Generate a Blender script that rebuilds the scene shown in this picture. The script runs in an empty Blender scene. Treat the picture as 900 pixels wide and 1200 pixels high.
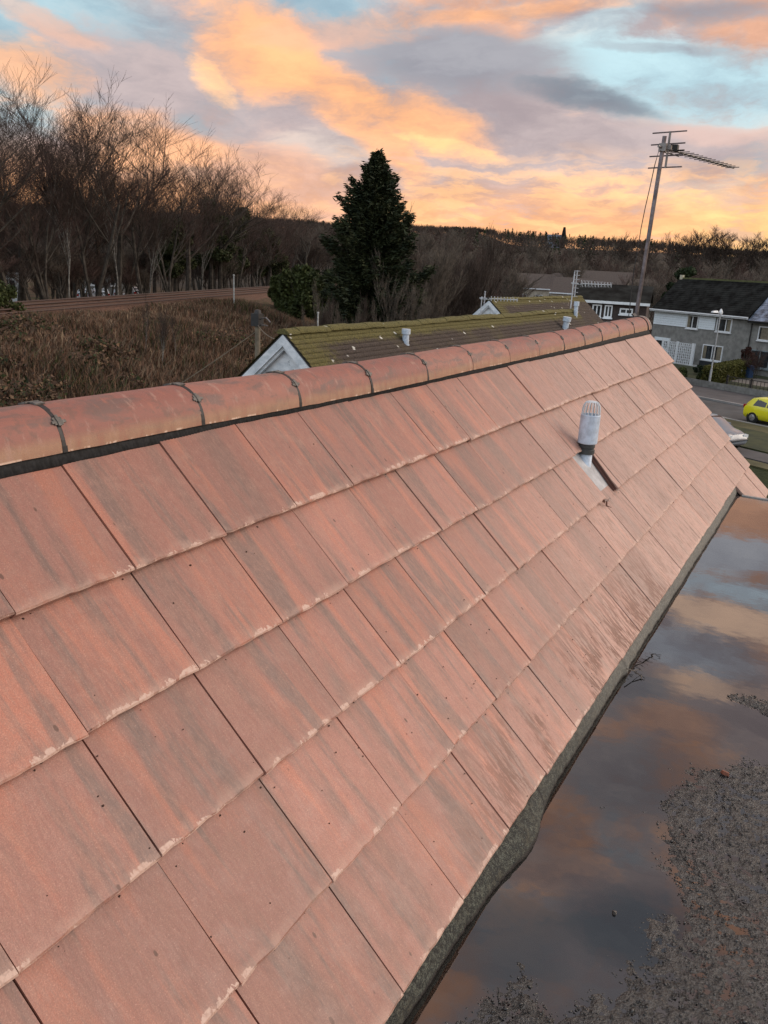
import bpy, math, random
import numpy as np
from mathutils import Vector, Matrix, noise as mn
random.seed(7); rng = np.random.default_rng(7)
R = math.radians
S = bpy.context.scene
COL = S.collection

# ------------------------------------------------------------------ camera
CAM = Vector((1.4403, -0.9006, 7.9))
cd = bpy.data.cameras.new("camera"); cam = bpy.data.objects.new("camera", cd); COL.objects.link(cam)
cd.sensor_fit = 'HORIZONTAL'; cd.sensor_width = 36.0; cd.lens = 38.444
cd.clip_start = 0.05; cd.clip_end = 9000
def cam_axes(yaw, pitch, roll):
    cy, sy, cp, sp = math.cos(yaw), math.sin(yaw), math.cos(pitch), math.sin(pitch)
    f = Vector((sy*cp, cy*cp, sp)); r = Vector((cy, -sy, 0)); u = r.cross(f)
    cr, sr = math.cos(roll), math.sin(roll)
    return r*cr + u*sr, u*cr - r*sr, f
ax, ay, af = cam_axes(R(-28.7459), R(-16.8406), R(2.9163))
m = Matrix((ax, ay, -af)).transposed().to_4x4(); m.translation = CAM
cam.matrix_world = m
S.camera = cam
S.view_settings.view_transform = 'Standard'; S.view_settings.look = 'None'
S.view_settings.exposure = 0.42; S.view_settings.gamma = 1.0

# ------------------------------------------------------------------ node helpers
class NT:
    def __init__(s, tree): s.t = tree; s.n = tree.nodes; s.l = tree.links
    def node(s, typ, **kw):
        n = s.n.new(typ)
        for k, v in kw.items(): setattr(n, k, v)
        return n
    def put(s, sock, v):
        if hasattr(v, 'is_linked') or isinstance(v, bpy.types.NodeSocket): s.l.new(v, sock)
        elif isinstance(v, (tuple, list)):
            if sock.type == 'RGBA' and len(v) == 3: v = (*v, 1)
            sock.default_value = v
        else: sock.default_value = v
    def math(s, op, a, b=None, c=None, clamp=False):
        n = s.node('ShaderNodeMath', operation=op, use_clamp=clamp)
        for i, x in enumerate((a, b, c)):
            if x is not None: s.put(n.inputs[i], x)
        return n.outputs[0]
    def vmath(s, op, a, b=None):
        n = s.node('ShaderNodeVectorMath', operation=op)
        s.put(n.inputs[0], a)
        if b is not None: s.put(n.inputs[3 if op == 'SCALE' else 1], b)
        return n.outputs[0]
    def sep(s, v):
        n = s.node('ShaderNodeSeparateXYZ'); s.put(n.inputs[0], v); return n.outputs
    def comb(s, x, y, z):
        n = s.node('ShaderNodeCombineXYZ')
        for i, q in enumerate((x, y, z)): s.put(n.inputs[i], q)
        return n.outputs[0]
    def noise(s, vec, scale=5, detail=3, rough=.5, dist=0, out=0):
        n = s.node('ShaderNodeTexNoise'); s.put(n.inputs['Vector'], vec)
        n.inputs['Scale'].default_value = scale; n.inputs['Detail'].default_value = detail
        n.inputs['Roughness'].default_value = rough; n.inputs['Distortion'].default_value = dist
        return n.outputs[out]
    def vor(s, vec, scale=5, feature='F1', out=0):
        n = s.node('ShaderNodeTexVoronoi', feature=feature); s.put(n.inputs['Vector'], vec)
        n.inputs['Scale'].default_value = scale; return n.outputs[out]
    def ss(s, v, a, b, lo=0., hi=1., interp='SMOOTHSTEP'):
        n = s.node('ShaderNodeMapRange', interpolation_type=interp)
        s.put(n.inputs['Value'], v); n.inputs['From Min'].default_value = a; n.inputs['From Max'].default_value = b
        n.inputs['To Min'].default_value = lo; n.inputs['To Max'].default_value = hi
        return n.outputs[0]
    def mix(s, f, a, b, blend='MIX'):
        n = s.node('ShaderNodeMix', data_type='RGBA', blend_type=blend)
        s.put(n.inputs[0], f); s.put(n.inputs[6], a); s.put(n.inputs[7], b); return n.outputs[2]

def material(name, fn=None, color=(.5,.5,.5), rough=.8, metal=0., spec=.5, vary=.12, vscale=6., bump=0., bscale=40.):
    m = bpy.data.materials.new(name); m.use_nodes = True
    g = NT(m.node_tree); b = g.n['Principled BSDF']
    b.inputs['Roughness'].default_value = rough; b.inputs['Metallic'].default_value = metal
    b.inputs['Specular IOR Level'].default_value = spec
    if fn: fn(g, b)
    else:
        tc = g.node('ShaderNodeTexCoord').outputs['Object']
        oi = g.node('ShaderNodeObjectInfo').outputs['Random']
        n = g.noise(g.vmath('ADD', tc, g.comb(g.math('MULTIPLY', oi, 37.), 0., 0.)), vscale, 5, .65)
        lo = tuple(c*(1-vary*2.2) for c in color); hi = tuple(min(1, c*(1+vary*1.6)) for c in color)
        g.put(b.inputs['Base Color'], g.mix(g.ss(n, .3, .7), lo, hi))
        if bump: addbump(g, b, g.noise(tc, bscale, 4, .6), bump)
    return m
def addbump(g, b, h, strength, dist=.01):
    n = g.node('ShaderNodeBump'); n.inputs['Strength'].default_value = strength; n.inputs['Distance'].default_value = dist
    g.put(n.inputs['Height'], h); g.put(b.inputs['Normal'], n.outputs[0])

# ------------------------------------------------------------------ world
SUN_AZ, SUN_EL = 52.0, 30.0
w = bpy.data.worlds.new("World"); S.world = w; w.use_nodes = True
def build_world():
    g = NT(w.node_tree); bg = g.n['Background']
    C = dict(blue=(.40,.56,.62), lil=(.42,.35,.355), grey=(.285,.285,.32), dgrey=(.18,.205,.245), bblue=(.58,.70,.80), bgrey=(.50,.53,.60), bpink=(.95,.66,.50), orr=(.88,.44,.22),
             pinkor=(.68,.38,.26), bright=(1.12,.62,.28), yel=(1.0,.66,.27), pale=(.62,.53,.47), pink=(.62,.42,.36))
    d = g.node('ShaderNodeTexCoord').outputs['Generated']
    dn = g.vmath('MULTIPLY', d, (1, 1, 2.6))
    wv = g.vmath('SUBTRACT', g.noise(dn, 4.5, 6, .6, out=1), (.5, .5, .5))
    dw = g.vmath('ADD', d, g.vmath('MULTIPLY', wv, (.10, .10, .055)))
    x, y, z = g.sep(dw)
    az = g.math('MULTIPLY', g.math('ARCTAN2', x, y), 57.2958)
    hyp = g.math('SQRT', g.math('ADD', g.math('MULTIPLY', x, x), g.math('MULTIPLY', y, y)))
    el = g.math('MULTIPLY', g.math('ARCTAN2', z, hyp), 57.2958)
    n1 = g.noise(g.vmath('MULTIPLY', dw, (1, 1, 2.8)), 7.5, 9, .62)
    n2 = g.noise(g.vmath('MULTIPLY', dw, (1, 1, 1.6)), 2.6, 7, .6)
    n3 = g.noise(g.vmath('ADD', g.vmath('MULTIPLY', dw, (1, 1, 1.8)), (3.1, 7.7, 1.3)), 3.4, 8, .62)
    nf = g.noise(g.vmath('MULTIPLY', dw, (1, 1, 5.5)), 13, 6, .6)
    # sunset side: 1 towards azimuth 5 deg, 0 opposite
    warm = g.ss(g.math('ADD', g.math('MULTIPLY', x, .09), g.math('MULTIPLY', y, .996)), -.7, .9)
    # clear dusk sky
    sky = g.node('ShaderNodeTexSky', sky_type='NISHITA', sun_disc=False)
    sky.sun_elevation = R(SUN_EL); sky.sun_rotation = R(SUN_AZ); sky.air_density = 1.2; sky.dust_density = 1.5
    clear = g.mix(.35, C['blue'], g.mix(1.0, sky.outputs[0], (.09, .09, .09), 'MULTIPLY'))
    col = clear
    col = g.mix(g.ss(n2, .40, .56), col, C['lil'])
    col = g.mix(g.math('MULTIPLY', g.ss(n3, .46, .60), g.ss(warm, 0, 1, .35, 1.)), col, C['pinkor'])
    col = g.mix(g.math('MULTIPLY', g.ss(n1, .52, .66), g.ss(warm, .2, 1, 0, .55)), col, C['orr'])
    # warm band over the horizon
    hz = g.math('MULTIPLY', g.ss(el, 7.5, 2.5), g.ss(warm, .1, .9, .15, 1.))
    col = g.mix(hz, col, C['orr'])
    blobs = [(-47.6, 13.1, 5.1, 1.2, 0, 'blue', 0.9), (-11.9, 11.2, 7.9, 2.3, -5, 'blue', 1.0), (-17.3, 14.1, 4.2, 1.3, 23, 'blue', 0.6), (-27.9, 19.7, 10.3, 2.5, 2, 'blue', 0.6),
     (-34,9,14,5.5,-8,'lil',.85),
     (-45.8, 9.7, 5.7, 2.5, -9, 'lil', 0.95), (-25.4, 12.0, 6.4, 2.1, -5, 'grey', 1.0), (-17.2, 10.1, 3.9, 0.7, -8, 'dgrey', 0.9), (-10.6, 14.7, 4.3, 0.7, -5, 'grey', 0.9), (-12.6, 12.7, 3.9, 0.35, -1, 'grey', 0.5),
     (-15.0, 7.4, 13.1, 1.5, -3, 'lil', 1.0), (-8.6, 8.2, 3.9, 0.6, -5, 'pink', 0.5), (-33.8, 6.5, 3.3, 1.3, -6, 'pale', 0.5), (-51.4, 9.6, 3.6, 1.6, -8, 'orr', 0.8), (-49.9, 12.3, 2.6, 0.7, -17, 'pinkor', 0.5),
     (-38.1, 12.4, 4.2, 2.6, -18, 'orr', 0.9), (-32.8, 10.0, 5.7, 1.7, -22, 'orr', 0.95), (-27.8, 8.8, 4.9, 1.7, -15, 'orr', 0.9), (-22.5, 15.0, 8.2, 0.6, 4, 'orr', 0.7), (-30.5, 7.0, 4.3, 1.0, -30, 'orr', 0.8),
     (-40.7, 10.4, 1.8, 1.1, -45, 'bright', 0.6), (-31.9, 13.9, 6.3, 0.9, 7, 'pinkor', 0.6), (-26.1, 7.2, 3.8, 0.4, -7, 'bright', 0.5), (-37.7, 5.0, 5.8, 1.8, -12, 'pinkor', 0.8), (-45, 6.5, 5, 1.6, -5, 'orr', .7),
     # the sky above the frame as the puddle shows it
     (-4, 17.0, 8, 1.6, 0, 'bgrey', .95), (-5, 19.2, 7, 1.1, 0, 'bblue', .95), (-3, 21.3, 6, 1.2, 0, 'bpink', .95), (-6, 23.5, 6, 1.2, 0, 'bgrey', .9), (-3, 25.2, 4, .9, 0, 'bpink', .7), (-11, 27, 5, 2, 0, 'grey', .9), (-6, 28.5, 3.5, 1.3, 0, 'pinkor', .6), (-8, 32.5, 8, 2.6, 0, 'grey', .9), (2, 34, 6, 4.0, 0, 'grey', .9), (10, 38, 9, 6.0, 0, 'grey', .9), (4, 50, 26, 9.0, 0, 'grey', .85),
     (-14, 38, 5, 2, 0, 'pinkor', .45), (-6, 41, 6, 2.4, 0, 'dgrey', .9), (-18, 44, 7, 3, 0, 'dgrey', .6)]
    for (a0, e0, ha, he, rot, cn, st) in blobs:
        ct, sn = math.cos(R(rot)), math.sin(R(rot))
        p = g.math('MULTIPLY_ADD', az, ct/ha, g.math('MULTIPLY_ADD', el, sn/ha, -(a0*ct+e0*sn)/ha))
        q = g.math('MULTIPLY_ADD', az, -sn/he, g.math('MULTIPLY_ADD', el, ct/he, -(-a0*sn+e0*ct)/he))
        r2 = g.math('MULTIPLY_ADD', p, p, g.math('MULTIPLY', q, q))
        t = g.math('MULTIPLY_ADD', r2, -.62, g.math('MULTIPLY_ADD', n1, 2.6, -.32))
        col = g.mix(g.math('MULTIPLY', g.ss(t, .0, .95), st), col, C[cn])
    # streaks in the low band
    low = g.math('MULTIPLY', g.ss(el, 8, 5), g.ss(az, -46, -22))
    col = g.mix(g.math('MULTIPLY', g.math('MULTIPLY', low, g.ss(nf, .45, .62)), .62), col, C['bright'])
    col = g.mix(g.math('MULTIPLY', g.math('MULTIPLY', low, g.ss(nf, .47, .36)), .6), col, C['pink'])
    ye = g.math('MULTIPLY', g.ss(el, 6.0, 2.5), g.ss(az, -15, -3))
    col = g.mix(g.math('MULTIPLY', ye, g.ss(nf, .3, .6, .35, 1.)), col, C['yel'])
    # fine brightness relief of the clouds
    col = g.mix(1.0, col, g.mix(g.ss(n1, .3, .7), (.78, .78, .81), (1.17, 1.16, 1.13)), 'MULTIPLY')
    # away from the sunset the sky is an even bright blue-grey
    col = g.mix(g.ss(warm, .45, .0), col, g.mix(1.0, g.mix(.35, col, C['blue']), (1.75, 1.80, 1.90), 'MULTIPLY'))
    # below the horizon: dull ground tone
    col = g.mix(g.ss(el, 0.0, -1.0), col, (.10, .08, .065))
    g.put(bg.inputs['Color'], col); bg.inputs['Strength'].default_value = 1.0
build_world()
w.cycles.sampling_method = 'MANUAL'; w.cycles.sample_map_resolution = 512

sd = bpy.data.lights.new("sun", 'SUN'); sd.energy = 1.5; sd.angle = R(45); sd.color = (1.0, .86, .74)
sun = bpy.data.objects.new("sun", sd); COL.objects.link(sun)
sdir = Vector((math.sin(R(SUN_AZ))*math.cos(R(SUN_EL)), math.cos(R(SUN_AZ))*math.cos(R(SUN_EL)), math.sin(R(SUN_EL))))
sun.rotation_euler = sdir.to_track_quat('Z', 'Y').to_euler(); sun.location = (20, 20, 40)

# ------------------------------------------------------------------ object helpers
def tag(o, label=None, cat=None, group=None, kind=None):
    if label: o['label'] = label
    if cat: o['category'] = cat
    if group: o['group'] = group
    if kind: o['kind'] = kind
    return o
def link(name, me, parent=None, mat=None):
    o = bpy.data.objects.new(name, me); COL.objects.link(o)
    if parent: o.parent = parent
    if mat is not None and me is not None:
        if not me.materials: me.materials.append(mat)
    return o
def empty(name, loc=(0,0,0), rz=0, **kw):
    o = bpy.data.objects.new(name, None); COL.objects.link(o); o.location = loc; o.rotation_euler = (0, 0, rz)
    o.empty_display_size = .2
    return tag(o, **kw)
class MB:
    def __init__(s): s.v = []; s.f = []; s.mi = []; s.smooth = False
    def add(s, vs, fs, mi=0):
        o = len(s.v); s.v += [tuple(p) for p in vs]; s.f += [tuple(i+o for i in f) for f in fs]; s.mi += [mi]*len(fs)
    def box(s, a, b, mi=0, M=None):
        (x0,y0,z0),(x1,y1,z1) = a, b
        vs = [(x0,y0,z0),(x1,y0,z0),(x1,y1,z0),(x0,y1,z0),(x0,y0,z1),(x1,y0,z1),(x1,y1,z1),(x0,y1,z1)]
        if M is not None: vs = [M @ Vector(v) for v in vs]
        s.add(vs, [(0,3,2,1),(4,5,6,7),(0,1,5,4),(1,2,6,5),(2,3,7,6),(3,0,4,7)], mi)
    def prism(s, poly, y0, y1, mi=0, axis='y'):   # poly in (x,z), extruded along y
        n = len(poly)
        if axis == 'y': vs = [(p[0], y0, p[1]) for p in poly] + [(p[0], y1, p[1]) for p in poly]
        elif axis == 'z': vs = [(p[0], p[1], y0) for p in poly] + [(p[0], p[1], y1) for p in poly]
        else: vs = [(y0, p[0], p[1]) for p in poly] + [(y1, p[0], p[1]) for p in poly]
        fs = [tuple(range(n)), tuple(range(2*n-1, n-1, -1))] + [(i, i+n, (i+1)%n+n, (i+1)%n) for i in range(n)]
        s.add(vs, fs, mi)
    def tube(s, pts, rad, n=6, mi=0, cap=True):
        pts = [Vector(p) for p in pts]
        if not isinstance(rad, (list, tuple)): rad = [rad]*len(pts)
        vs = []
        up = Vector((.13, .27, .95)).normalized()
        for i, p in enumerate(pts):
            t = (pts[min(i+1, len(pts)-1)] - pts[max(i-1, 0)]).normalized()
            a = t.cross(up)
            if a.length < .1: a = t.cross(Vector((1, 0, 0)))
            a.normalize(); b = t.cross(a)
            for k in range(n):
                q = 2*math.pi*k/n; vs.append(p + (a*math.cos(q) + b*math.sin(q))*rad[i])
        fs = []
        for i in range(len(pts)-1):
            for k in range(n):
                k2 = (k+1) % n; fs.append((i*n+k, i*n+k2, (i+1)*n+k2, (i+1)*n+k))
        if cap: fs.append(tuple(range(n-1, -1, -1))); fs.append(tuple((len(pts)-1)*n+k for k in range(n)))
        s.add(vs, fs, mi)
    def lathe(s, prof, c=(0,0,0), n=20, mi=0):
        vs = []; fs = []
        for r_, z_ in prof:
            for k in range(n):
                q = 2*math.pi*k/n; vs.append((c[0]+r_*math.cos(q), c[1]+r_*math.sin(q), c[2]+z_))
        for i in range(len(prof)-1):
            for k in range(n):
                k2 = (k+1) % n; fs.append((i*n+k, i*n+k2, (i+1)*n+k2, (i+1)*n+k))
        s.add(vs, fs, mi)
    def mesh(s, name, mats, smooth=False):
        me = bpy.data.meshes.new(name); me.from_pydata(s.v, [], s.f)
        for m_ in (mats if isinstance(mats, (list, tuple)) else [mats]): me.materials.append(m_)
        if any(s.mi): me.polygons.foreach_set('material_index', s.mi)
        if smooth or s.smooth: me.polygons.foreach_set('use_smooth', [True]*len(me.polygons))
        me.update(); return me
    def build(s, name, mats, parent=None, smooth=False):
        return link(name, s.mesh(name, mats, smooth), parent)
def np_mesh(name, V, F, mat, mi=None, smooth=False):
    V = np.asarray(V, dtype=np.float32); F = np.asarray(F, dtype=np.int32); k = F.shape[1]
    me = bpy.data.meshes.new(name); me.vertices.add(len(V)); me.vertices.foreach_set('co', V.ravel())
    me.loops.add(F.size); me.loops.foreach_set('vertex_index', F.ravel())
    me.polygons.add(len(F)); me.polygons.foreach_set('loop_start', np.arange(0, F.size, k, dtype=np.int32))
    me.polygons.foreach_set('loop_total', np.full(len(F), k, dtype=np.int32))
    for m_ in (mat if isinstance(mat, (list, tuple)) else [mat]): me.materials.append(m_)
    if mi is not None: me.polygons.foreach_set('material_index', np.asarray(mi, dtype=np.int32))
    if smooth: me.polygons.foreach_set('use_smooth', np.ones(len(F), dtype=bool))
    me.update(calc_edges=True); return me
def children(o): return [c for c in bpy.data.objects if c.parent == o]
def copy_tree(o, parent=None, ch=None):
    c = o.copy(); COL.objects.link(c)
    if parent: c.parent = parent
    for k in (ch if ch is not None else children(o)): copy_tree(k, c, None if ch is None else [])
    return c
def polar(az, d):
    return CAM.x + d*math.sin(R(az)), CAM.y + d*math.cos(R(az))
def smooth01(t):
    t = np.clip(t, 0, 1); return t*t*(3-2*t)

# ------------------------------------------------------------------ terrain
RN = (.937, .348); RD = (-.348, .937); RP = (-32.3, 23.6)     # railway: normal (towards us), direction, a point on the near edge
def rail_s(x, y): return (x-RP[0])*RN[0] + (y-RP[1])*RN[1]
def rail_pt(s, t): return RP[0]+RN[0]*s+RD[0]*t, RP[1]+RN[1]*s+RD[1]*t
def zt(x, y):
    x = np.asarray(x, float); y = np.asarray(y, float)
    s = rail_s(x, y)
    bank = np.where(s < 0, 4.5 - 1.6*smooth01((-s-7)/14.), 4.5*(1-smooth01(s/17.))*1.0)
    q = x*math.sin(R(-15)) + y*math.cos(R(-15))
    far = 19*smooth01((q-115)/320.)
    d = np.hypot(x, y)
    rol = (np.sin(x*.013+1.2)*np.cos(y*.011)*1.2)*smooth01((d-140)/150.)
    bump = .12*np.sin(x*1.3+y*.7)*np.sin(y*1.1-x*.4)*smooth01((bank-.2)/1.5)*(s > .5)
    return np.where(s > 17, 0, bank) + far + rol + bump
def ground_mat(g, b):
    p = g.node('ShaderNodeNewGeometry').outputs['Position']
    x, y, z = g.sep(p)
    n = g.noise(p, .35, 7, .65); n2 = g.noise(p, 3.5, 6, .7)
    s = g.math('ADD', g.math('MULTIPLY', x, .937), g.math('MULTIPLY_ADD', y, .348, 32.3*.937-23.6*.348))
    scrub = g.mix(g.ss(n2, .35, .65), (.050, .034, .022), (.150, .098, .060))
    scrub = g.mix(g.ss(n, .50, .62), scrub, (.045, .048, .018))
    lawn = g.mix(g.ss(n2, .35, .65), (.016, .024, .008), (.036, .046, .016))
    c = g.mix(g.ss(s, 17., 22.), scrub, lawn)
    q = g.math('ADD', g.math('MULTIPLY', x, -.259), g.math('MULTIPLY', y, .966))
    wood = g.mix(g.ss(n, .35, .62), (.026, .022, .017), (.062, .050, .038))
    c = g.mix(g.ss(q, 95., 125.), c, wood)
    g.put(b.inputs['Base Color'], c); b.inputs['Roughness'].default_value = .95
    b.inputs['Specular IOR Level'].default_value = .2
    addbump(g, b, n2, .8, .15)
M_GROUND = material('ground_soil', ground_mat)
def build_ground():
    def axis(neg, pos, n):
        t = np.linspace(-1, 1, n)
        return np.where(t < 0, -neg*np.sinh(-t*5.2)/np.sinh(5.2), pos*np.sinh(t*5.2)/np.sinh(5.2))
    X = axis(3500, 3500, 260)-8; Y = axis(3500, 4500, 300)+14
    gx, gy = np.meshgrid(X, Y, indexing='ij'); gz = zt(gx, gy)-.02
    V = np.stack([gx, gy, gz], -1).reshape(-1, 3); ny = len(Y)
    i, j = np.meshgrid(np.arange(len(X)-1), np.arange(ny-1), indexing='ij'); a = (i*ny+j).ravel()
    F = np.stack([a, a+ny, a+ny+1, a+1], 1)
    tag(link('ground', np_mesh('ground', V, F, M_GROUND, smooth=True)), kind='structure')
build_ground()

# ================================================================== OUR HOUSE
A = R(47.2286); G = .2604831; W = .30; Z0 = 7.4333318; UEND = 20.886
cA, sA = math.cos(A), math.sin(A)
def rp(u, v, h=0.):      # roof plane: u along the ridge in tiles, v down the slope in courses, h above the plane
    return Vector((v*G*cA + h*sA, u*W, Z0 - v*G*sA + h*cA))
ROOFM = Matrix(((0, -cA, sA), (1, 0, 0), (0, sA, cA)))        # columns: along ridge, upslope, normal
def tile_mat(g, b):
    oc = g.node('ShaderNodeTexCoord').outputs['Object']
    pos = g.node('ShaderNodeNewGeometry').outputs['Position']
    rnd = g.node('ShaderNodeObjectInfo').outputs['Random']
    off = g.comb(g.math('MULTIPLY', rnd, 53.), g.math('MULTIPLY', rnd, 17.), 0.)
    x, y, z = g.sep(oc)
    st = g.vmath('ADD', g.vmath('MULTIPLY', oc, (1., .10, .2)), off)
    # slightly slanting bands that run down the tile
    band = g.noise(st, 11, 3, .55, .35)
    band2 = g.noise(g.vmath('ADD', st, (5.2, 1.1, 0)), 16, 4, .6, .2)
    fine = g.noise(g.vmath('MULTIPLY', g.vmath('ADD', oc, off), (1, .22, 1)), 170, 3, .6)
    sp = g.noise(g.vmath('ADD', oc, off), 420, 2, .5)
    blot = g.noise(g.vmath('ADD', oc, off), 14, 6, .65)
    hue = g.noise(g.vmath('ADD', g.vmath('MULTIPLY', pos, (.9, .9, .9)), (2, 0, 0)), .9, 2, .5)
    c = g.mix(g.ss(rnd, 0, 1), (.285, .118, .088), (.355, .152, .115))
    c = g.mix(g.math('MULTIPLY', g.ss(band, .51, .62), .80), c, (.47, .165, .100))
    c = g.mix(g.math('MULTIPLY', g.ss(band2, .49, .63), .82), c, (.135, .098, .086))
    c = g.mix(g.math('MULTIPLY', g.ss(band, .46, .34), .60), c, (.17, .105, .085))
    c = g.mix(g.math('MULTIPLY', g.ss(blot, .48, .72), .45), c, (.40, .235, .18))
    c = g.mix(g.math('MULTIPLY', g.ss(blot, .42, .25), .40), c, (.20, .115, .085))
    c = g.mix(g.ss(fine, .25, .8, 0., .35), c, (.47, .27, .20))
    # grazing sky sheen painted in as a paler, pinker tone further along the roof
    px_, py_, pz_ = g.sep(pos)
    far_sheen = g.math('MULTIPLY', g.ss(g.math('ADD', py_, g.math('MULTIPLY', px_, 1.6)), 1.6, 4.6), .78)
    c = g.mix(g.math('MULTIPLY', far_sheen, g.ss(fine, .2, .7, .6, 1.)), c, (.56, .385, .325))
    strk = g.noise(g.vmath('MULTIPLY', g.vmath('ADD', oc, off), (1, .07, 1)), 95, 4, .7)
    c = g.mix(g.math('MULTIPLY', g.ss(strk, .50, .66), g.math('MULTIPLY_ADD', far_sheen, 1.1, .12)), c, (.22, .135, .10))
    tone = g.math('FRACT', g.math('MULTIPLY', rnd, 7.31))
    c = g.mix(1.0, c, g.mix(tone, (.84, .83, .83), (1.12, 1.08, 1.06)), 'MULTIPLY')
    # fine speckle
    c = g.mix(g.ss(sp, .35, .65, .35, 0.), c, (.16, .085, .065))
    c = g.mix(g.ss(sp, .60, .80, 0., .35), c, (.62, .42, .34))
    # chipped pale lip along the nose
    ln = g.noise(g.vmath('ADD', g.vmath('MULTIPLY', oc, (1, .6, 0)), off), 13, 5, .75)
    lw = g.math('MULTIPLY', g.ss(ln, .46, .58, 0.0, .015), g.ss(g.noise(g.vmath('ADD', g.vmath('MULTIPLY', oc, (1, .2, 0)), off), 5.5, 2, .5), .43, .49))
    lip = g.ss(g.math('SUBTRACT', y, lw), .0015, -.0015)
    c = g.mix(g.math('MULTIPLY', lip, g.ss(g.noise(g.vmath('ADD', oc, off), 110, 3, .6), .3, .55, .35, .95)), c, (.55, .375, .30))
    eb = g.math('MULTIPLY', g.ss(y, .035, .0), g.ss(blot, .40, .6))
    c = g.mix(g.math('MULTIPLY', eb, .4), c, (.52, .345, .27))
    # splashes and drips of dirt near the flat roof
    stz = g.math('MULTIPLY', g.ss(px_, .62, .86), g.math('MULTIPLY', g.ss(py_, .5, 1.2), g.ss(py_, 3.9, 2.6)))
    dr = g.noise(g.vmath('MULTIPLY', oc, (1, .16, 1)), 60, 5, .75); drb = g.noise(pos, 3.6, 4, .6)
    c = g.mix(g.math('MULTIPLY', g.math('MULTIPLY', stz, g.ss(drb, .42, .52)), g.ss(dr, .46, .53)), c, (.16, .065, .04))
    vd = g.vor(g.vmath('MULTIPLY', g.vmath('ADD', oc, off), (1., .55, 1.)), 26)
    vc = g.sep(g.vor(g.vmath('MULTIPLY', g.vmath('ADD', oc, off), (1., .55, 1.)), 26, out=1))[0]
    spot = g.math('MULTIPLY', g.ss(g.math('ADD', vd, g.math('MULTIPLY', blot, .12)), .19, .15), g.ss(vc, .87, .89))
    c = g.mix(g.math('MULTIPLY', spot, .85), c, (.10, .045, .03))
    g.put(b.inputs['Base Color'], c)
    g.put(b.inputs['Roughness'], g.ss(blot, .3, .7, .42, .58))
    b.inputs['Specular IOR Level'].default_value = .55
    addbump(g, b, g.math('ADD', g.math('MULTIPLY', sp, .35), g.math('ADD', g.math('MULTIPLY', fine, .5), g.math('MULTIPLY', blot, .9))), .30, .004)
M_TILE = material('red_concrete_tile', tile_mat)
def ridge_mat(g, b):
    oc = g.node('ShaderNodeTexCoord').outputs['Object']; rnd = g.node('ShaderNodeObjectInfo').outputs['Random']
    off = g.comb(0., g.math('MULTIPLY', rnd, 31.), g.math('MULTIPLY', rnd, 9.))
    x, y, z = g.sep(oc)
    st = g.vmath('ADD', g.vmath('MULTIPLY', oc, (1., .13, 1.)), off)
    b1 = g.noise(st, 17, 4, .6, .4); b2 = g.noise(g.vmath('ADD', oc, off), 12, 6, .65)
    sp = g.noise(oc, 380, 2, .5)
    c = g.mix(g.ss(rnd, 0, 1), (.27, .098, .075), (.35, .145, .105))
    c = g.mix(g.math('MULTIPLY', g.ss(b1, .49, .62), .75), c, (.145, .100, .088))
    c = g.mix(g.math('MULTIPLY', g.ss(b2, .45, .33), .6), c, (.40, .14, .09))
    b3 = g.noise(g.vmath('ADD', g.vmath('MULTIPLY', oc, (1., .4, 1.)), off), 34, 5, .7)
    c = g.mix(g.math('MULTIPLY', g.ss(b3, .50, .66), .55), c, (.15, .09, .07))
    c = g.mix(g.math('MULTIPLY', g.ss(z, .045, .015), g.ss(b2, .3, .6, .35, .85)), c, (.44, .265, .165))
    c = g.mix(g.math('MULTIPLY', g.ss(b2, .56, .70), .6), c, (.46, .28, .22))
    c = g.mix(g.ss(sp, .35, .65, .3, 0.), c, (.16, .085, .065))
    c = g.mix(g.math('MULTIPLY', g.ss(z, .006, .002), g.ss(b2, .53, .60)), c, (.66, .47, .36))
    g.put(b.inputs['Base Color'], c); b.inputs['Roughness'].default_value = .55
    addbump(g, b, g.math('ADD', sp, b2), .3, .004)
M_RIDGE = material('ridge_tile_concrete', ridge_mat)
M_DARK = material('black_plastic', color=(.018, .017, .017), rough=.55, vary=.2)
M_ROLL = material('dark_ridge_roll', color=(.017, .017, .018), rough=.7, spec=.2, vary=.25, vscale=60)
M_CLIP = material('grey_clip_plastic', color=(.11, .10, .088), rough=.5, vary=.3, vscale=80)
M_UNDER = material('roofing_felt', color=(.03, .024, .022), rough=.9)
def felt_mat(g, b):
    p = g.node('ShaderNodeTexCoord').outputs['Object']
    n = g.noise(p, 9, 6, .7); s = g.noise(p, 300, 2, .6)
    c = g.mix(g.ss(s, .38, .62), (.030, .031, .028), (.20, .20, .175))
    c = g.mix(g.ss(n, .45, .7), c, (.10, .085, .065))
    agg = g.noise(p, 70, 4, .7); c = g.mix(g.ss(agg, .42, .60), c, (.018, .018, .017)); c = g.mix(g.math('MULTIPLY', g.ss(agg, .58, .70), .7), c, (.26, .26, .24))
    yy = g.sep(p)[1]
    seam = g.math('ABSOLUTE', g.math('SUBTRACT', g.math('FRACT', g.math('DIVIDE', g.math('ADD', yy, g.math('MULTIPLY', n, .03)), .985)), .17)); c = g.mix(g.ss(seam, .007, .003), c, (.012, .011, .010))
    c = g.mix(g.ss(yy, .8, 2.6), g.mix(1., c, (.62, .66, .60), 'MULTIPLY'), g.mix(.3, c, (.36, .35, .31)))
    zz = g.sep(p)[2]; c = g.mix(g.ss(g.math('ADD', zz, g.math('MULTIPLY', n, .02)), 6.428, 6.412), c, (.016, .011, .009))
    g.put(b.inputs['Base Color'], c); b.inputs['Roughness'].default_value = .75
    addbump(g, b, g.math('ADD', s, g.math('MULTIPLY', n, 2.)), .9, .006)
M_FELT = material('mineral_felt', felt_mat)
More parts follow.
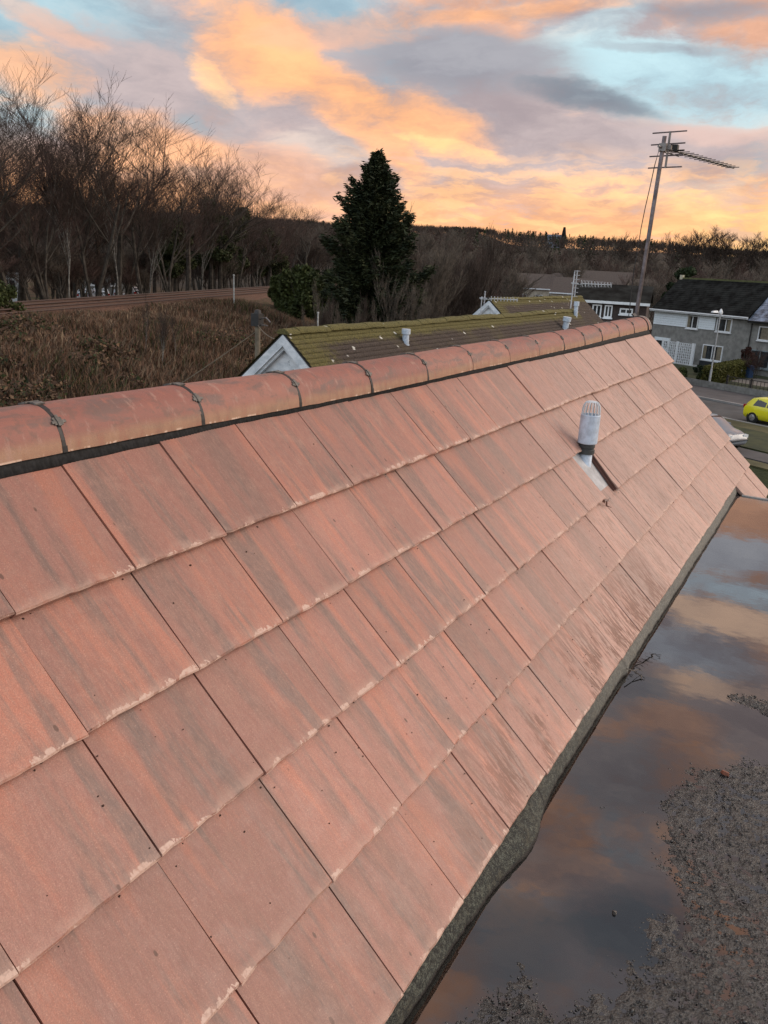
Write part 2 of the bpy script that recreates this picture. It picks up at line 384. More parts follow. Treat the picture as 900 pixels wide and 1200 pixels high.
def membrane_mat(g, b):
    p = g.node('ShaderNodeNewGeometry').outputs['Position']
    n = g.noise(p, 5, 7, .7); s = g.noise(p, 160, 4, .65)
    c = g.mix(g.ss(n, .35, .65), (.012, .012, .012), (.036, .035, .034))
    c = g.mix(g.ss(s, .5, .72), c, (.085, .083, .080))
    g.put(b.inputs['Base Color'], c); g.put(b.inputs['Roughness'], g.ss(s, .3, .7, .12, .40))
    b.inputs['Specular IOR Level'].default_value = .7
    addbump(g, b, g.math('ADD', s, g.noise(p, 55, 4, .6)), 1., .006)
M_MEMB = material('wet_bitumen', membrane_mat)
M_WALL = material('rendered_wall', color=(.32, .30, .27), rough=.9, vary=.12, vscale=2)

def grid_tile(seed, width=.2972, length=.304):
    """one flat interlocking tile: uneven nose, chamfer, sides"""
    rr = random.Random(seed); nx = 12
    def jag(i, amp):
        return amp*(mn.noise(Vector((seed*3.7, i*.55, 0)))*1.0 + .6*mn.noise(Vector((seed*1.7, i*1.9, 5))))
    V = []; F = []
    rows = [(.0, None), (.0035, 0), (.10, 0), (length, 0)]
    slope = -.0235/G
    xs = [width*i/nx for i in range(nx+1)]
    for k, (yy, _) in enumerate(rows):
        for i, x in enumerate(xs):
            j = jag(i, .0034)
            if k == 0: V.append((x, j, -.0030))
            elif k == 1: V.append((x, yy+j+abs(jag(i+9, .003)), yy*slope))
            else: V.append((x, yy, yy*slope + .0006*math.sin(x*40+seed)))
    for k in (0, 1):     # nose face lower edge and back edge underneath
        for i, x in enumerate(xs): V.append((x, .0015+.4*jag(i, .003), -.0215) if k == 0 else (x, length, length*slope-.0205))
    n = nx+1
    for k in range(3):
        for i in range(nx): F.append((k*n+i, k*n+i+1, (k+1)*n+i+1, (k+1)*n+i))
    for i in range(nx):
        F.append((4*n+i, 4*n+i+1, i+1, i)); F.append((4*n+i+1, 4*n+i, 5*n+i, 5*n+i+1))
    F.append((3*n, 2*n, n, 0, 4*n, 5*n)); F.append((nx, n+nx, 2*n+nx, 3*n+nx, 5*n+nx, 4*n+nx))
    me = bpy.data.meshes.new('roof_tile'); me.from_pydata(V, [], F); me.materials.append(M_TILE); me.update()
    return me
house = empty('house', (0, 0, 0), label='house in the foreground with a red tiled slope and a wet flat roof', cat='house')
RV0 = -.165
XC = RV0*G*cA - .010*sA - .09       # x of the ridge centre line
ZE = Z0 - RV0*G*sA - .010*cA # z of the ridge tiles' lower edge
def mir(x): return 2*XC - x
def ridge_dv(y): return float(np.interp(y, [.31, .76, 1.21, 1.65, 2.1, 2.56, 3.46, 4.34, 5.23, 6.2], [-.192, -.181, -.155, -.138, -.146, -.168, -.174, -.194, -.250, -.289])) - RV0
def ridge_dz(y): return -ridge_dv(y)*G*sA
def ridge_dx(y): return ridge_dv(y)*G*cA
def build_walls():
    b = MB(); xe = 1.62; ze = rp(0, 8).z; y0, y1 = -3.2, UEND*W-.10
    x8 = rp(0, 7.6).x; z8 = rp(0, 7.6).z-.30; za = rp(0, XC/(G*cA)).z-.28
    poly = [(mir(x8), -.3), (x8, -.3), (x8, z8), (XC, za), (mir(x8), z8)]
    b.prism(poly, y0, y1)
    b.build('wall', M_WALL, house)
    b = MB(); b.box((x8+.004, y0, -.3), (4.6, 5.38, 6.20)); b.build('dormer_wall', M_WALL, house)
build_walls()
def flip_basis_obj(o, origin, rot=None):
    M = ROOFM.to_4x4(); M.translation = origin
    o.matrix_world = M if rot is None else M @ rot
def sheet():      # the felt under the tiles carries all tiles
    b = MB(); h = -.048
    for (ua, ub, va, vb) in [(-11, 18.3, -.58, 5.0), (18.3, UEND-.25, -.58, 6.9)]:
        q = [rp(ua, va, h), rp(ub, va, h), rp(ub, vb, h), rp(ua, vb, h)]
        q2 = [p - Vector((sA, 0, cA))*.01 for p in q]
        b.add(q+q2, [(0,1,2,3)[::-1], (4,5,6,7), (0,1,5,4), (1,2,6,5), (2,3,7,6), (3,0,4,7)])
    return b.build('tiled_roof', M_UNDER, house)
roof = sheet()
meshes = [grid_tile(i) for i in range(7)]
def place_tile(me, u, v, width=None, name='roof_tile', jitter=True, back=False):
    o = bpy.data.objects.new(name, me); COL.objects.link(o); o.parent = roof
    dh = random.uniform(-.0010, .0022); du = random.uniform(-.0007, .0007); dv = random.uniform(-.0025, .0025)
    Mx = ROOFM.to_4x4(); Mx.translation = rp(u, v, dh) + Vector((0, du+.0014, 0)) + Vector((cA, 0, -sA))*dv
    o.matrix_world = Mx @ Matrix.Rotation(random.gauss(0, .0026), 4, 'Z') @ Matrix.Rotation(random.gauss(0, .0036), 4, 'X') @ Matrix.Rotation(random.gauss(0, .004), 4, 'Y')
    o.scale = ((width or W)/W*random.choice((.994, .997, .999, 1.001)), 1, 1)
    return o
for v in range(1, 7):
    for u in range(-5, 21):
        if v == 6 and u < 19: continue
        me = meshes[random.randrange(7)]
        wd = None
        if v == 3 and u == 10:                                 # the tile beside the soil vent is missing but for a cut strip
            place_tile(me, 10.78, v, W*.22); continue
        if u == 20: wd = (UEND-20)*W
        place_tile(me, u, v, wd)
place_tile(meshes[1], 18.35, 6, .65*W)
# rear slope (out of sight from here): tiles joined
b = MB()
for v in range(0, 8):
    for u in range(-9, 21):
        vv = v + 0.0
        p = [rp(u+.005, vv+1), rp(u+.995, vv+1), rp(u+.995, vv-.05, -.022), rp(u+.005, vv-.05, -.022)]
        q = [x_ - Vector((sA, 0, cA))*.02 for x_ in p]
        b.add([(mir(x_.x), x_.y, x_.z) for x_ in p+q], [(0,1,2,3), (7,6,5,4), (0,4,5,1), (1,5,6,2), (2,6,7,3), (3,7,4,0)])
tag(b.build('rear_tile', M_TILE, roof), kind='stuff')
# verge: dark undercloak and pale cut edge along the gable
b = MB()
for k in range(7):
    a0, a1 = rp(UEND, k-1+.02, -.026), rp(UEND, k, -.026)
    M_ = ROOFM.to_4x4(); M_.translation = rp(UEND, k, -.028)
    b.box((-.09, .001, -.012), (.016, G*1.0, -.002), M=M_)
b.build('verge_strip', M_DARK, roof)
b = MB()
M_ = ROOFM.to_4x4(); M_.translation = rp(UEND, 7.4, -.045)
b.box((-.03, 0, -.10), (.004, G*7.85, -.001), M=M_)
b.build('bargeboard', material('dark_board', color=(.05, .035, .03), rough=.6), roof)
# ridge roll: corrugated strip under the ridge tiles
def ridge_roll():
    ys = np.arange(-1.6, UEND*W-.02, .0035); V = []; F = []
    for k, y in enumerate(ys):
        dz = ridge_dz(y); wob = .006*mn.noise(Vector((y*1.7, 3, 0))) + .004*mn.noise(Vector((y*9, 1, 0)))
        c = .0013*math.cos(2*math.pi*y/.0115)
        ve = float(np.interp(y, [0, .6, .9, 1.3, 4.5, 6.2], [-.112, -.115, -.132, -.118, -.125, -.16]))
        eg = ridge_dv(y)+RV0
        pts = [rp(y/W, eg-.13, -.013), rp(y/W, eg-.02, -.014+c*.3), rp(y/W, ve-.012+wob, -.0215+c*1.3), rp(y/W, ve+.002+wob, -.0275)]
        V += [tuple(p) for p in pts]
        if k:
            o = (k-1)*4
            for j in range(3): F.append((o+j, o+j+1, o+j+5, o+j+4))
    return link('ridge_roll', np_mesh('ridge_roll', V, F, M_ROLL), roof)
ridge_roll()
# ridge tiles
def ridge_mesh(L, seed, Rx=.09, Rz=.098, t=.013, na=22):
    V = []; F = []; ny = 9
    ring = []
    for k in range(na+1):
        q = math.pi*k/na; ring.append((Rx*math.cos(q), Rz*math.sin(q)**.92 if math.sin(q) > 0 else 0))
    for k in range(na, -1, -1):
        q = math.pi*k/na; ring.append(((Rx-t)*math.cos(q), max(0, (Rz-t)*math.sin(q))))
    n = len(ring)
    for j in range(ny+1):
        y = L*j/ny
        for i, (x, z) in enumerate(ring):
            e = 0
            if i in (0, na): e = .0022*mn.noise(Vector((seed, y*30, i)))
            ee = .0018*mn.noise(Vector((seed*2, i*.8, j)))*(1 if j in (0, ny) else 0)
            V.append((x, y+ee, z+e))
    for j in range(ny):
        for i in range(n): F.append((j*n+i, j*n+(i+1) % n, (j+1)*n+(i+1) % n, (j+1)*n+i))
    for i in range(na): F.append((i, n-1-i, n-2-i, i+1))
    o = ny*n
    for i in range(na): F.append((o+i, o+i+1, o+n-2-i, o+n-1-i))
    me = bpy.data.meshes.new('ridge_tile'); me.from_pydata(V, [], F); me.materials.append(M_RIDGE)
    me.polygons.foreach_set('use_smooth', [len(p.vertices) == 4 and k < ny*n for k, p in enumerate(me.polygons)])
    me.update()
    try: me.set_sharp_from_angle(angle=R(40))
    except Exception: pass
    return me
joints = [-1.042, -.594, -.142, .313, .764, 1.210, 1.654, 2.102, 2.560, 3.02, 3.462, 3.915, 4.34, 4.765, 5.233, 5.715, 6.18]
rmesh = [ridge_mesh(1.0, s_) for s_ in range(4)]
cl = MB()
def ring_pts(a0, a1, y0, y1, r0, r1, n=14, Rx=.09, Rz=.098):
    V = []; F = []
    for k in range(n+1):
        q = a0+(a1-a0)*k/n
        for (yy, rr) in ((y0, r0), (y0, r1), (y1, r1), (y1, r0)):
            V.append(((Rx+rr)*math.cos(q), yy, max(-.004, (Rz+rr)*math.sin(q))))
        if k:
            o = (k-1)*4
            for j in range(4): F.append((o+j, o+(j+1) % 4, o+4+(j+1) % 4, o+4+j))
    F += [(3, 2, 1, 0), (n*4, n*4+1, n*4+2, n*4+3)]
    return V, F
bu = MB(); V_, F_ = ring_pts(0, math.pi, -.0065, .0065, -.012, .0012, 22); bu.add(V_, F_)
union_me = bu.mesh('ridge_union', M_DARK)
bc = MB()
V_, F_ = ring_pts(R(38), R(49), -.011, .012, .001, .0045, 3); bc.add(V_, F_)
V_, F_ = ring_pts(R(36), R(52), -.004, .004, .003, .007, 3); bc.add(V_, F_)
V_, F_ = ring_pts(R(40), R(44), -.017, .020, .002, .005, 2); bc.add(V_, F_)
clip_me = bc.mesh('ridge_clip', M_CLIP)
bc2 = MB()
V_, F_ = ring_pts(R(96), R(112), -.018, .018, .001, .0055, 3); bc2.add(V_, F_)
V_, F_ = ring_pts(R(80), R(100), -.010, .014, .001, .0045, 3); bc2.add(V_, F_)
clip2_me = bc2.mesh('ridge_clip_top', M_CLIP)
for k in range(len(joints)-1):
    y0, y1 = joints[k]+.0035, joints[k+1]-.0035
    o = link('ridge_tile', rmesh[k % 4], roof)
    d0, d1 = ridge_dz(y0), ridge_dz(y1)
    o.location = (XC+ridge_dx(y0)+random.uniform(-.0015, .0015), y0, ZE+d0); o.scale = (1, y1-y0, 1)
    o.rotation_euler = (math.atan2(d1-d0, y1-y0), random.gauss(0, .012), -math.atan2(ridge_dx(y1)-ridge_dx(y0), y1-y0)+random.gauss(0, .002))
    o = link('ridge_union', union_me, roof); o.location = (XC+ridge_dx(joints[k]), joints[k], ZE+d0)
    if k:
        o = link('ridge_clip', clip_me, roof); o.location = (XC+ridge_dx(joints[k]), joints[k], ZE+d0); o.rotation_euler = (0, random.gauss(0, .03), random.gauss(0, .03))
        o = link('ridge_clip', clip2_me, roof); o.location = (XC+ridge_dx(joints[k]), joints[k], ZE+d0)
# end cap of the ridge
b = MB(); V_, F_ = ring_pts(0, math.pi, 0, .012, -.014, .006, 24); b.add(V_, F_)
o = b.build('ridge_end_trim', material('pale_mortar', color=(.50, .42, .35), rough=.9, vscale=40), roof); o.location = (XC+ridge_dx(6.2), 6.285, ZE+ridge_dz(6.2)+.001)
b = MB(); V_, F_ = ring_pts(0, math.pi, 0, .008, -.014, .009, 24); b.add(V_, F_)
V_ = [(0, .004, .0)] + [(.085*math.cos(math.pi*k/20), .004, .091*math.sin(math.pi*k/20)) for k in range(21)]
b.add(V_, [(0, k, k+1) for k in range(1, 21)])
o = b.build('ridge_end_cap', M_DARK, roof); o.location = (XC+ridge_dx(6.2), 6.181, ZE+ridge_dz(6.2)-.002)
b = MB(); V_, F_ = ring_pts(0, math.pi, 0, .098, -.014, 0, 24); b.add(V_, F_)
o = b.build('ridge_tile', M_RIDGE, roof, smooth=False); o.location = (XC+ridge_dx(6.2), 6.186, ZE+ridge_dz(6.2))

# ---- flat roof, upstand, water, grit
ZF = 6.392; ZW = 6.400
fr = MB(); fr.box((.80, -3.2, 6.20), (4.6, 5.45, ZF-.03)); flat = fr.build('flat_roof', M_MEMB, house)
def seg_d(px_, py_, poly):     # signed: >0 inside
    inside = False; n = len(poly); dm = 1e9
    for i in range(n):
        x1, y1 = poly[i]; x2, y2 = poly[(i+1) % n]
        if (y1 > py_) != (y2 > py_) and px_ < (x2-x1)*(py_-y1)/(y2-y1)+x1: inside = not inside
        t = max(0, min(1, ((px_-x1)*(x2-x1)+(py_-y1)*(y2-y1))/((x2-x1)**2+(y2-y1)**2)))
        dm = min(dm, math.hypot(px_-x1-t*(x2-x1), py_-y1-t*(y2-y1)))
    return dm if inside else -dm
GRIT = [  # (outline, depth of the silt above the water)
 ([(1.19, .72), (1.17, .84), (1.22, .95), (1.17, 1.08), (1.13, 1.22), (1.10, 1.36), (1.12, 1.50), (1.17, 1.66), (1.25, 1.72), (1.30, 1.80), (1.46, 1.88), (2.6, 1.7), (2.6, -.6), (1.4, -.6), (1.25, .4)], 1.0),
 ([(.90, .30), (.93, .52), (1.02, .63), (1.12, .60), (1.2, .8), (1.6, .7), (1.6, -.6), (.86, -.6)], 1.05),
 ([(1.16, 2.19), (1.28, 2.11), (1.40, 2.00), (1.9, 1.95), (1.9, 2.36), (1.42, 2.32), (1.28, 2.29)], 1.5),
 ([(.99, 1.20), (1.06, 1.17), (1.12, 1.28), (1.10, 1.36), (1.03, 1.30)], 1.3),
]
def grit(x, y):
    g_ = -1
    for poly, am in GRIT:
        d = seg_d(x, y, poly); d += .055*mn.noise(Vector((x*9, y*9, 0))) + .03*mn.noise(Vector((x*27, y*27, 3)))
        g_ = max(g_, am*max(-1, min(1, d/.12)))
    return g_
def build_flat():
    xs = np.concatenate([np.arange(.80, 1.75, .0075), np.linspace(1.76, 4.6, 40)])
    ys = np.concatenate([np.linspace(-3.2, .05, 30), np.arange(.06, 2.5, .0085), np.linspace(2.52, 5.45, 90)])
    gx, gy = np.meshgrid(xs, ys, indexing='ij'); gz = np.zeros_like(gx)
    for i in range(gx.shape[0]):
        for j in range(gx.shape[1]):
            x, y = gx[i, j], gy[i, j]
            q = grit(x, y) if (x < 2.7 and y < 2.6) else -1
            fine = mn.noise(Vector((x*75, y*75, 0)))*.0034 + mn.noise(Vector((x*34, y*34, 7)))*.0040 + mn.noise(Vector((x*150, y*150, 9)))*.0014
            h = -.010 + .0112*max(q, -.3) + (fine*(.35+.9*max(0, q)))
            h += .003*mn.noise(Vector((x*2.2, y*2.2, 4)))*(q < 0)
            gz[i, j] = ZW + h
    V = np.stack([gx, gy, gz], -1).reshape(-1, 3); ny = len(ys)
    i, j = np.meshgrid(np.arange(len(xs)-1), np.arange(ny-1), indexing='ij'); a = (i*ny+j).ravel()
    F = np.stack([a, a+ny, a+ny+1, a+1], 1)
    link('membrane', np_mesh('membrane', V, F, M_MEMB, smooth=True), flat)
build_flat()
def water_mat(g, b):
    out = g.n['Material Output']; g.n.remove(b)
    fr_ = g.node('ShaderNodeFresnel'); fr_.inputs['IOR'].default_value = 2.4
    gl = g.node('ShaderNodeBsdfGlossy'); gl.inputs['Roughness'].default_value = .015; gl.inputs['Color'].default_value = (1, 1, 1, 1)
    tr = g.node('ShaderNodeBsdfTransparent'); tr.inputs['Color'].default_value = (.60, .55, .50, 1)
    p = g.node('ShaderNodeNewGeometry').outputs['Position']
    bp = g.node('ShaderNodeBump'); bp.inputs['Strength'].default_value = .12; bp.inputs['Distance'].default_value = .004
    g.put(bp.inputs['Height'], g.noise(p, 5, 3, .5)); g.l.new(bp.outputs[0], gl.inputs['Normal'])
    mx = g.node('ShaderNodeMixShader'); g.put(mx.inputs[0], fr_.outputs[0]); g.l.new(tr.outputs[0], mx.inputs[1]); g.l.new(gl.outputs[0], mx.inputs[2])
    g.l.new(mx.outputs[0], out.inputs['Surface'])
M_WATER = material('rain_water', water_mat)
b = MB(); b.add([(.86, -3.15, ZW), (4.55, -3.15, ZW), (4.55, 5.435, ZW), (.86, 5.435, ZW)], [(0, 1, 2, 3)])
tag(b.build('water', M_WATER), kind='structure')
b = MB(); b.box((.93, 5.45, 6.25), (4.6, 5.475, 6.407)); b.box((.93, 5.475, 6.30), (4.6, 5.49, 6.404))
b.build('edge_trim', material('grey_edge_trim', color=(.30, .29, .28), rough=.5, vscale=20), flat)
def upstand():
    ys = np.arange(-3.1, 5.44, .012); V = []; F = []
    n = 9
    for k, y in enumerate(ys):
        bul = math.exp(-((y-.96)/.14)**2)*.032 + math.exp(-((y-2.14)/.05)**2)*.012
        base = float(np.interp(y, [-3, .3, .55, .8, 1.0, 1.3, 2.1, 3, 4.5, 5.2, 5.44], [.890, .891, .893, .900, .902, .894, .892, .897, .902, .897, .893])) + bul
        base += .005*mn.noise(Vector((y*5, 0, 0))) + .003*mn.noise(Vector((y*19, 2, 0)))
        top = Vector((.876, 0, 6.470 - .006)); bot = Vector((base, 0, 6.396))
        for j in range(n):
            t = j/(n-1); p = top.lerp(bot, t)
            sag = .007*math.sin(math.pi*t)*(1+bul*40)
            nz = .0028*mn.noise(Vector((j*.9, y*42, 0)))+.002*mn.noise(Vector((j*2, y*110, 4)))
            V.append((p.x+sag*.8+nz, y, p.z+sag*.35+nz*.6))
        V.append((.80, y, 6.39))
        if k:
            o = (k-1)*(n+1)
            for j in range(n): F.append((o+j, o+j+1, o+j+n+2, o+j+n+1))
    link('felt_upstand', np_mesh('felt_upstand', V, F, M_FELT, smooth=True), flat)
upstand()
# grit, chips
def scatter_grit():
    V = []; F = []; r_ = random.Random(3)
    ico = [(0,0,1),(.89,0,.45),(.28,.85,.45),(-.72,.53,.45),(-.72,-.53,.45),(.28,-.85,.45),(0,0,-.3)]
    fc = [(0,1,2),(0,2,3),(0,3,4),(0,4,5),(0,5,1),(6,2,1),(6,3,2),(6,4,3),(6,5,4),(6,1,5)]
    cnt = 0; tries = 0
    while cnt < 14000 and tries < 90000:
        tries += 1
        x = r_.uniform(.88, 1.72); y = r_.uniform(.1, 2.4)
        q = grit(x, y)
        if q < -.25 and r_.random() > .02: continue
        if q < .1 and r_.random() > .35: continue
        if mn.noise(Vector((x*14, y*14, 1))) < -.15 and r_.random() < .7: continue
        s = r_.uniform(.0010, .0028) if r_.random() < .975 else r_.uniform(.003, .0055)
        zb = ZW - .010 + .0112*max(q, -.3) + .0010
        an = r_.uniform(0, 6.28); ca, sa = math.cos(an), math.sin(an); el_ = r_.uniform(1, 2.2)
        o = len(V)
        for (a_, b_, c_) in ico:
            jx = 1+r_.uniform(-.3, .3); px_, py_ = a_*s*el_*jx, b_*s*jx
            V.append((x+px_*ca-py_*sa, y+px_*sa+py_*ca, zb+c_*s*r_.uniform(.6, 1.2)))
        F += [(a_+o, b_+o, c_+o) for a_, b_, c_ in fc]; cnt += 1
    tag(link('gravel', np_mesh('gravel', V, F, material('wet_grit', color=(.060, .059, .057), rough=.22, vary=.4, vscale=120)), None), kind='stuff',
        label='wet dark grit and silt lying in patches on the flat roof')
scatter_grit()
def shard(name, loc, s, mat, label, cat, seed, rz=0):
    r_ = random.Random(seed); n = 7; pts = []
    for k in range(n):
        q = 2*math.pi*k/n; rr = r_.uniform(.7, 1.1); pts.append((math.cos(q)*s[0]*rr, math.sin(q)*s[1]*rr))
    b = MB(); b.prism(pts, 0, s[2], axis='z'); v = b.v
    b.v = [(p[0]*(1 if p[2] == 0 else .8), p[1]*(1 if p[2] == 0 else .75), p[2]*r_.uniform(.7, 1.2)) for p in v]
    o = b.build(name, mat); o.location = loc; o.rotation_euler = (r_.uniform(-.1, .1), r_.uniform(-.1, .1), rz); tag(o, label, cat); return o
M_CHIP = material('broken_clay', color=(.20, .07, .04), rough=.6, vscale=90)
shard('tile_chip', (1.335, 1.625, ZW+.004), (.016, .009, .010), M_CHIP, 'small reddish brown tile chip lying on the wet grit', 'tile chip', 5, -.4)
shard('pebble', (1.185, .845, ZW-.003), (.008, .007, .010), material('dark_pebble', color=(.05, .045, .04), rough=.5), 'single dark pebble standing in the puddle beside the grit patch', 'pebble', 8)
b = MB(); b.tube([(.905, 2.10, 6.440), (.925, 2.13, 6.425), (.955, 2.14, 6.408), (.972, 2.135, 6.404)], [.0022, .002, .0025, .001], 5)
b.tube([(.925, 2.13, 6.425), (.935, 2.165, 6.418), (.95, 2.185, 6.406)], [.0015, .001, .0008], 4)
b.tube([(.955, 2.14, 6.408), (.962, 2.12, 6.404)], [.0035, .001], 5)
tag(b.build('twig', material('wet_twig', color=(.05, .035, .025), rough=.5)), 'short dark twig stuck to the felt kerb at the water edge', 'twig')

# ---- soil vent
M_VENT = material('grey_pvc', color=(.50, .58, .68), rough=.45, vary=.10, vscale=25)
M_VRING = material('dark_rubber', color=(.045, .048, .048), rough=.6)
VP = rp(10.50, 2.06, 0) + Vector((0, 0, -.036))
vent = MB(); vent.lathe([(.040, -.16), (.040, .075), (.0, .075)], n=24); vent = vent.build('vent_pipe', M_VENT, house, smooth=True); vent.location = VP; vent.scale = (.80, .80, 1)
b = MB(); b.lathe([(.044, .028), (.051, .030), (.051, .050), (.045, .053), (.045, .060), (.050, .062), (.050, .074), (.044, .083)], n=28); b.build('rubber_collar', M_VRING, vent, smooth=False)
b = MB(); b.lathe([(.044, .079), (.058, .082), (.061, .086), (.061, .225), (.0585, .228), (.0545, .226), (.053, .10), (.0, .10)], n=32)
b.build('cowl', M_VENT, vent, smooth=False)
b = MB(); NB = 16
for k in range(NB):
    q = 2*math.pi*k/NB
    b.tube([(.056*math.cos(q), .056*math.sin(q), .222), (.055*math.cos(q), .055*math.sin(q), .250), (.050*math.cos(q), .050*math.sin(q), .272),
            (.040*math.cos(q), .040*math.sin(q), .286), (.026*math.cos(q), .026*math.sin(q), .291)], .0032, 6)
b.lathe([(.030, .288), (.027, .294), (.0, .2955)], n=20); b.lathe([(.030, .288), (.0, .287)], n=20)
b.build('vent_cage', material('pale_cage_plastic', color=(.56, .58, .60), rough=.5), vent)
# grey flashing and tile edge in the open slot
b = MB(); M_ = ROOFM.to_4x4(); M_.translation = rp(10.0, 3.0, -.030)
b.box((.01, -.012, -.004), (.232, G*1.05, .002), M=M_); b.build('slot_flashing', material('pale_slate_plastic', color=(.42, .42, .43), rough=.6, vscale=12), roof)
b = MB(); M_.translation = rp(10.78, 3.0, -.026)
b.box((-.012, .004, .0), (-.001, G*.96, .022), M=M_); b.box((-.022, .004, .0), (-.0135, G*.96, .010), M=M_)
b.build('tile_interlock', material('dark_red_edge', color=(.085, .035, .026), rough=.5), roof)
M_MORT = material('pale_mortar_crumb', color=(.55, .43, .36), rough=.9, vscale=60)
b = MB(); r_ = random.Random(4)
for (uu, vv, sc) in [(10.80, 3.02, .010), (10.72, 3.06, .008), (10.62, 3.05, .006), (10.2, 3.05, .007), (10.05, 3.04, .011), (10.12, 3.06, .008), (9.95, 3.03, .006), (10.85, 3.0, .007)]:
    c_ = rp(uu, vv, -.012)
    pts = [(c_.x+sc*r_.uniform(-1, 1), c_.y+sc*r_.uniform(-1.4, 1.4), c_.z+sc*r_.uniform(-.4, 1)) for _ in range(8)]
    b.add(pts, [(0,1,2),(1,2,3),(2,3,4),(3,4,5),(4,5,6),(5,6,7),(0,3,6),(1,4,7)])
tag(b.build('mortar_crumb', M_MORT, roof), kind='stuff')
b = MB(); b.tube([rp(9.9, 3.05, .002), rp(9.98, 3.12, -.018), rp(10.1, 3.2, -.017)], [.004, .003, .001], 5)
b.tube([rp(9.80, 3.0, .002), rp(9.86, 3.03, -.004)], [.007, .005], 6); b.build('dead_leaf', material('brown_leaf', color=(.12, .05, .03)), roof)
# loose dirt crumbs lying on the tiles
b = MB(); r_ = random.Random(12)
for _ in range(380):
    uu = r_.uniform(-.8, 9); vv = r_.uniform(.2, 4.95) if r_.random() < .4 else r_.uniform(2.6, 4.95); fr_ = vv - math.floor(vv)
    if r_.random() < .5: vv = math.floor(vv)+1+r_.uniform(0, .04); fr_ = 0.03
    h = -.0235*(1-fr_)+.0005; s_ = r_.uniform(.0008, .0026)
    c_ = rp(uu, vv, h)
    if abs(vv-round(vv)) < .05 and vv > 4.97: continue
    pts = [(c_.x+s_*math.cos(k*1.26)*r_.uniform(.6, 1.3)*cA, c_.y+s_*math.sin(k*1.26)*r_.uniform(.6, 1.8), c_.z-s_*math.cos(k*1.26)*sA) for k in range(5)]
    top_ = (c_.x+s_*sA, c_.y, c_.z+s_*cA)
    b.add(pts+[top_], [(0,1,5),(1,2,5),(2,3,5),(3,4,5),(4,0,5)])
tag(b.build('dirt_crumb', material('dark_dirt', color=(.06, .03, .02))), kind='stuff', label='dark crumbs of dirt scattered over the red tiles')

# ================================================================== AERIALS
M_MAST = material('mast_steel', color=(.16, .14, .15), rough=.35, metal=.5, vary=.2, vscale=15)
M_ALU = material('weathered_aluminium', color=(.20, .18, .17), rough=.4, metal=.5, vary=.2)
M_ALU2 = material('pale_aluminium', color=(.50, .52, .55), rough=.5, metal=.1)
def aerial(name, base, top, head_z, bdir, label, group, boom=1.4, rod=.30, mr=.019, mat=M_ALU, mast=M_MAST, cable=True, refl_h=.28, nref=4, ndir=11, thick=1., upwards=False):
    base, top = Vector(base), Vector(top); root = empty(name, base, label=label, cat='aerial', group=group)
    ax_ = (top-base); L = ax_.length; ax_.normalize()
    b = MB(); b.tube([(0, 0, 0), ax_*L], mr, 10); b.build('mast', mast, root)
    bd = Vector((math.sin(R(bdir)), math.cos(R(bdir)), .0)).normalized(); ed = Vector((bd.y, -bd.x, 0))
    hp = ax_*head_z
    b = MB(); b.tube([hp-bd*.08, hp+bd*boom], .009*thick, 6); b.tube([hp-bd*.05+Vector((0,0,-.03)), hp+bd*.30+Vector((0,0,-.03))], .006*thick, 6); b.build('boom', mat, root)
    rv = hp + bd*.09
    b = MB(); b.tube([rv+Vector((0, 0, refl_h*.48)), rv-Vector((0, 0, refl_h*.52))], .010*thick, 6); b.build('reflector_post', mat, root)
    for k in range(nref):
        z_ = refl_h*(.46 - .96*k/(nref-1)); b = MB(); b.tube([rv+Vector((0,0,z_))-ed*rod*.52, rv+Vector((0,0,z_))+ed*rod*.48], .0055*thick, 6); b.build('reflector_rod', mast if nref == 4 else mat, root)
    for k in range(ndir):
        p = hp+bd*(.30+(boom-.33)*k/(ndir-1)); ln = rod*((.60 if nref == 4 else .42)-.014*k)
        b = MB()
        if upwards: 
            b.tube([p-Vector((0,0,ln*.5))-ed*ln*.4, p+Vector((0,0,ln*.5))+ed*ln*.4], .0045*thick, 5); b.tube([p+Vector((0,0,ln*.5))-ed*ln*.4, p-Vector((0,0,ln*.5))+ed*ln*.4], .0045*thick, 5)
        else: b.tube([p-ed*ln*.5, p+ed*ln*.5], .0042*thick, 5)
        b.build('director', mat, root)
    b = MB(); b.box(tuple(hp+bd*.2-Vector((.03, .03, .005))), tuple(hp+bd*.2+Vector((.03, .03, .045)))); b.tube([hp+bd*.2-ed*.09, hp+bd*.2+ed*.09], .007*thick, 6); b.build('dipole_box', M_DARK, root)
    b = MB(); b.box(tuple(hp-Vector((.028, .028, .03))), tuple(hp+Vector((.028, .028, .03)))); b.box(tuple(hp+bd*.04-Vector((.02,.02,.012))), tuple(hp+bd*.04+Vector((.05,.02,.02)))); b.build('clamp', mat, root)
    if cable:
        pts = []
        for k in range(13):
            t = k/12; o_ = -.055*math.sin(math.pi*min(1, t*1.08))**.8 if 0 < t < 1 else 0
            pts.append(hp*(1-t) + ax_*.03 + Vector((-.022+o_, 0, 0)) + Vector((-.002*math.sin(k*2.2), 0, 0)))
        b = MB(); b.tube([hp+bd*.2] + pts, .0038, 6); b.build('cable', M_DARK, root)
    return root
aerial('tv_aerial', (-.262, 6.53, 6.95), (-.2075, 6.5186, 9.0), 2.05-.085, 15, 'tall tilted television aerial on a steel mast behind the end of the red ridge', None, boom=1.42, thick=1.0, ndir=13, mr=.017)

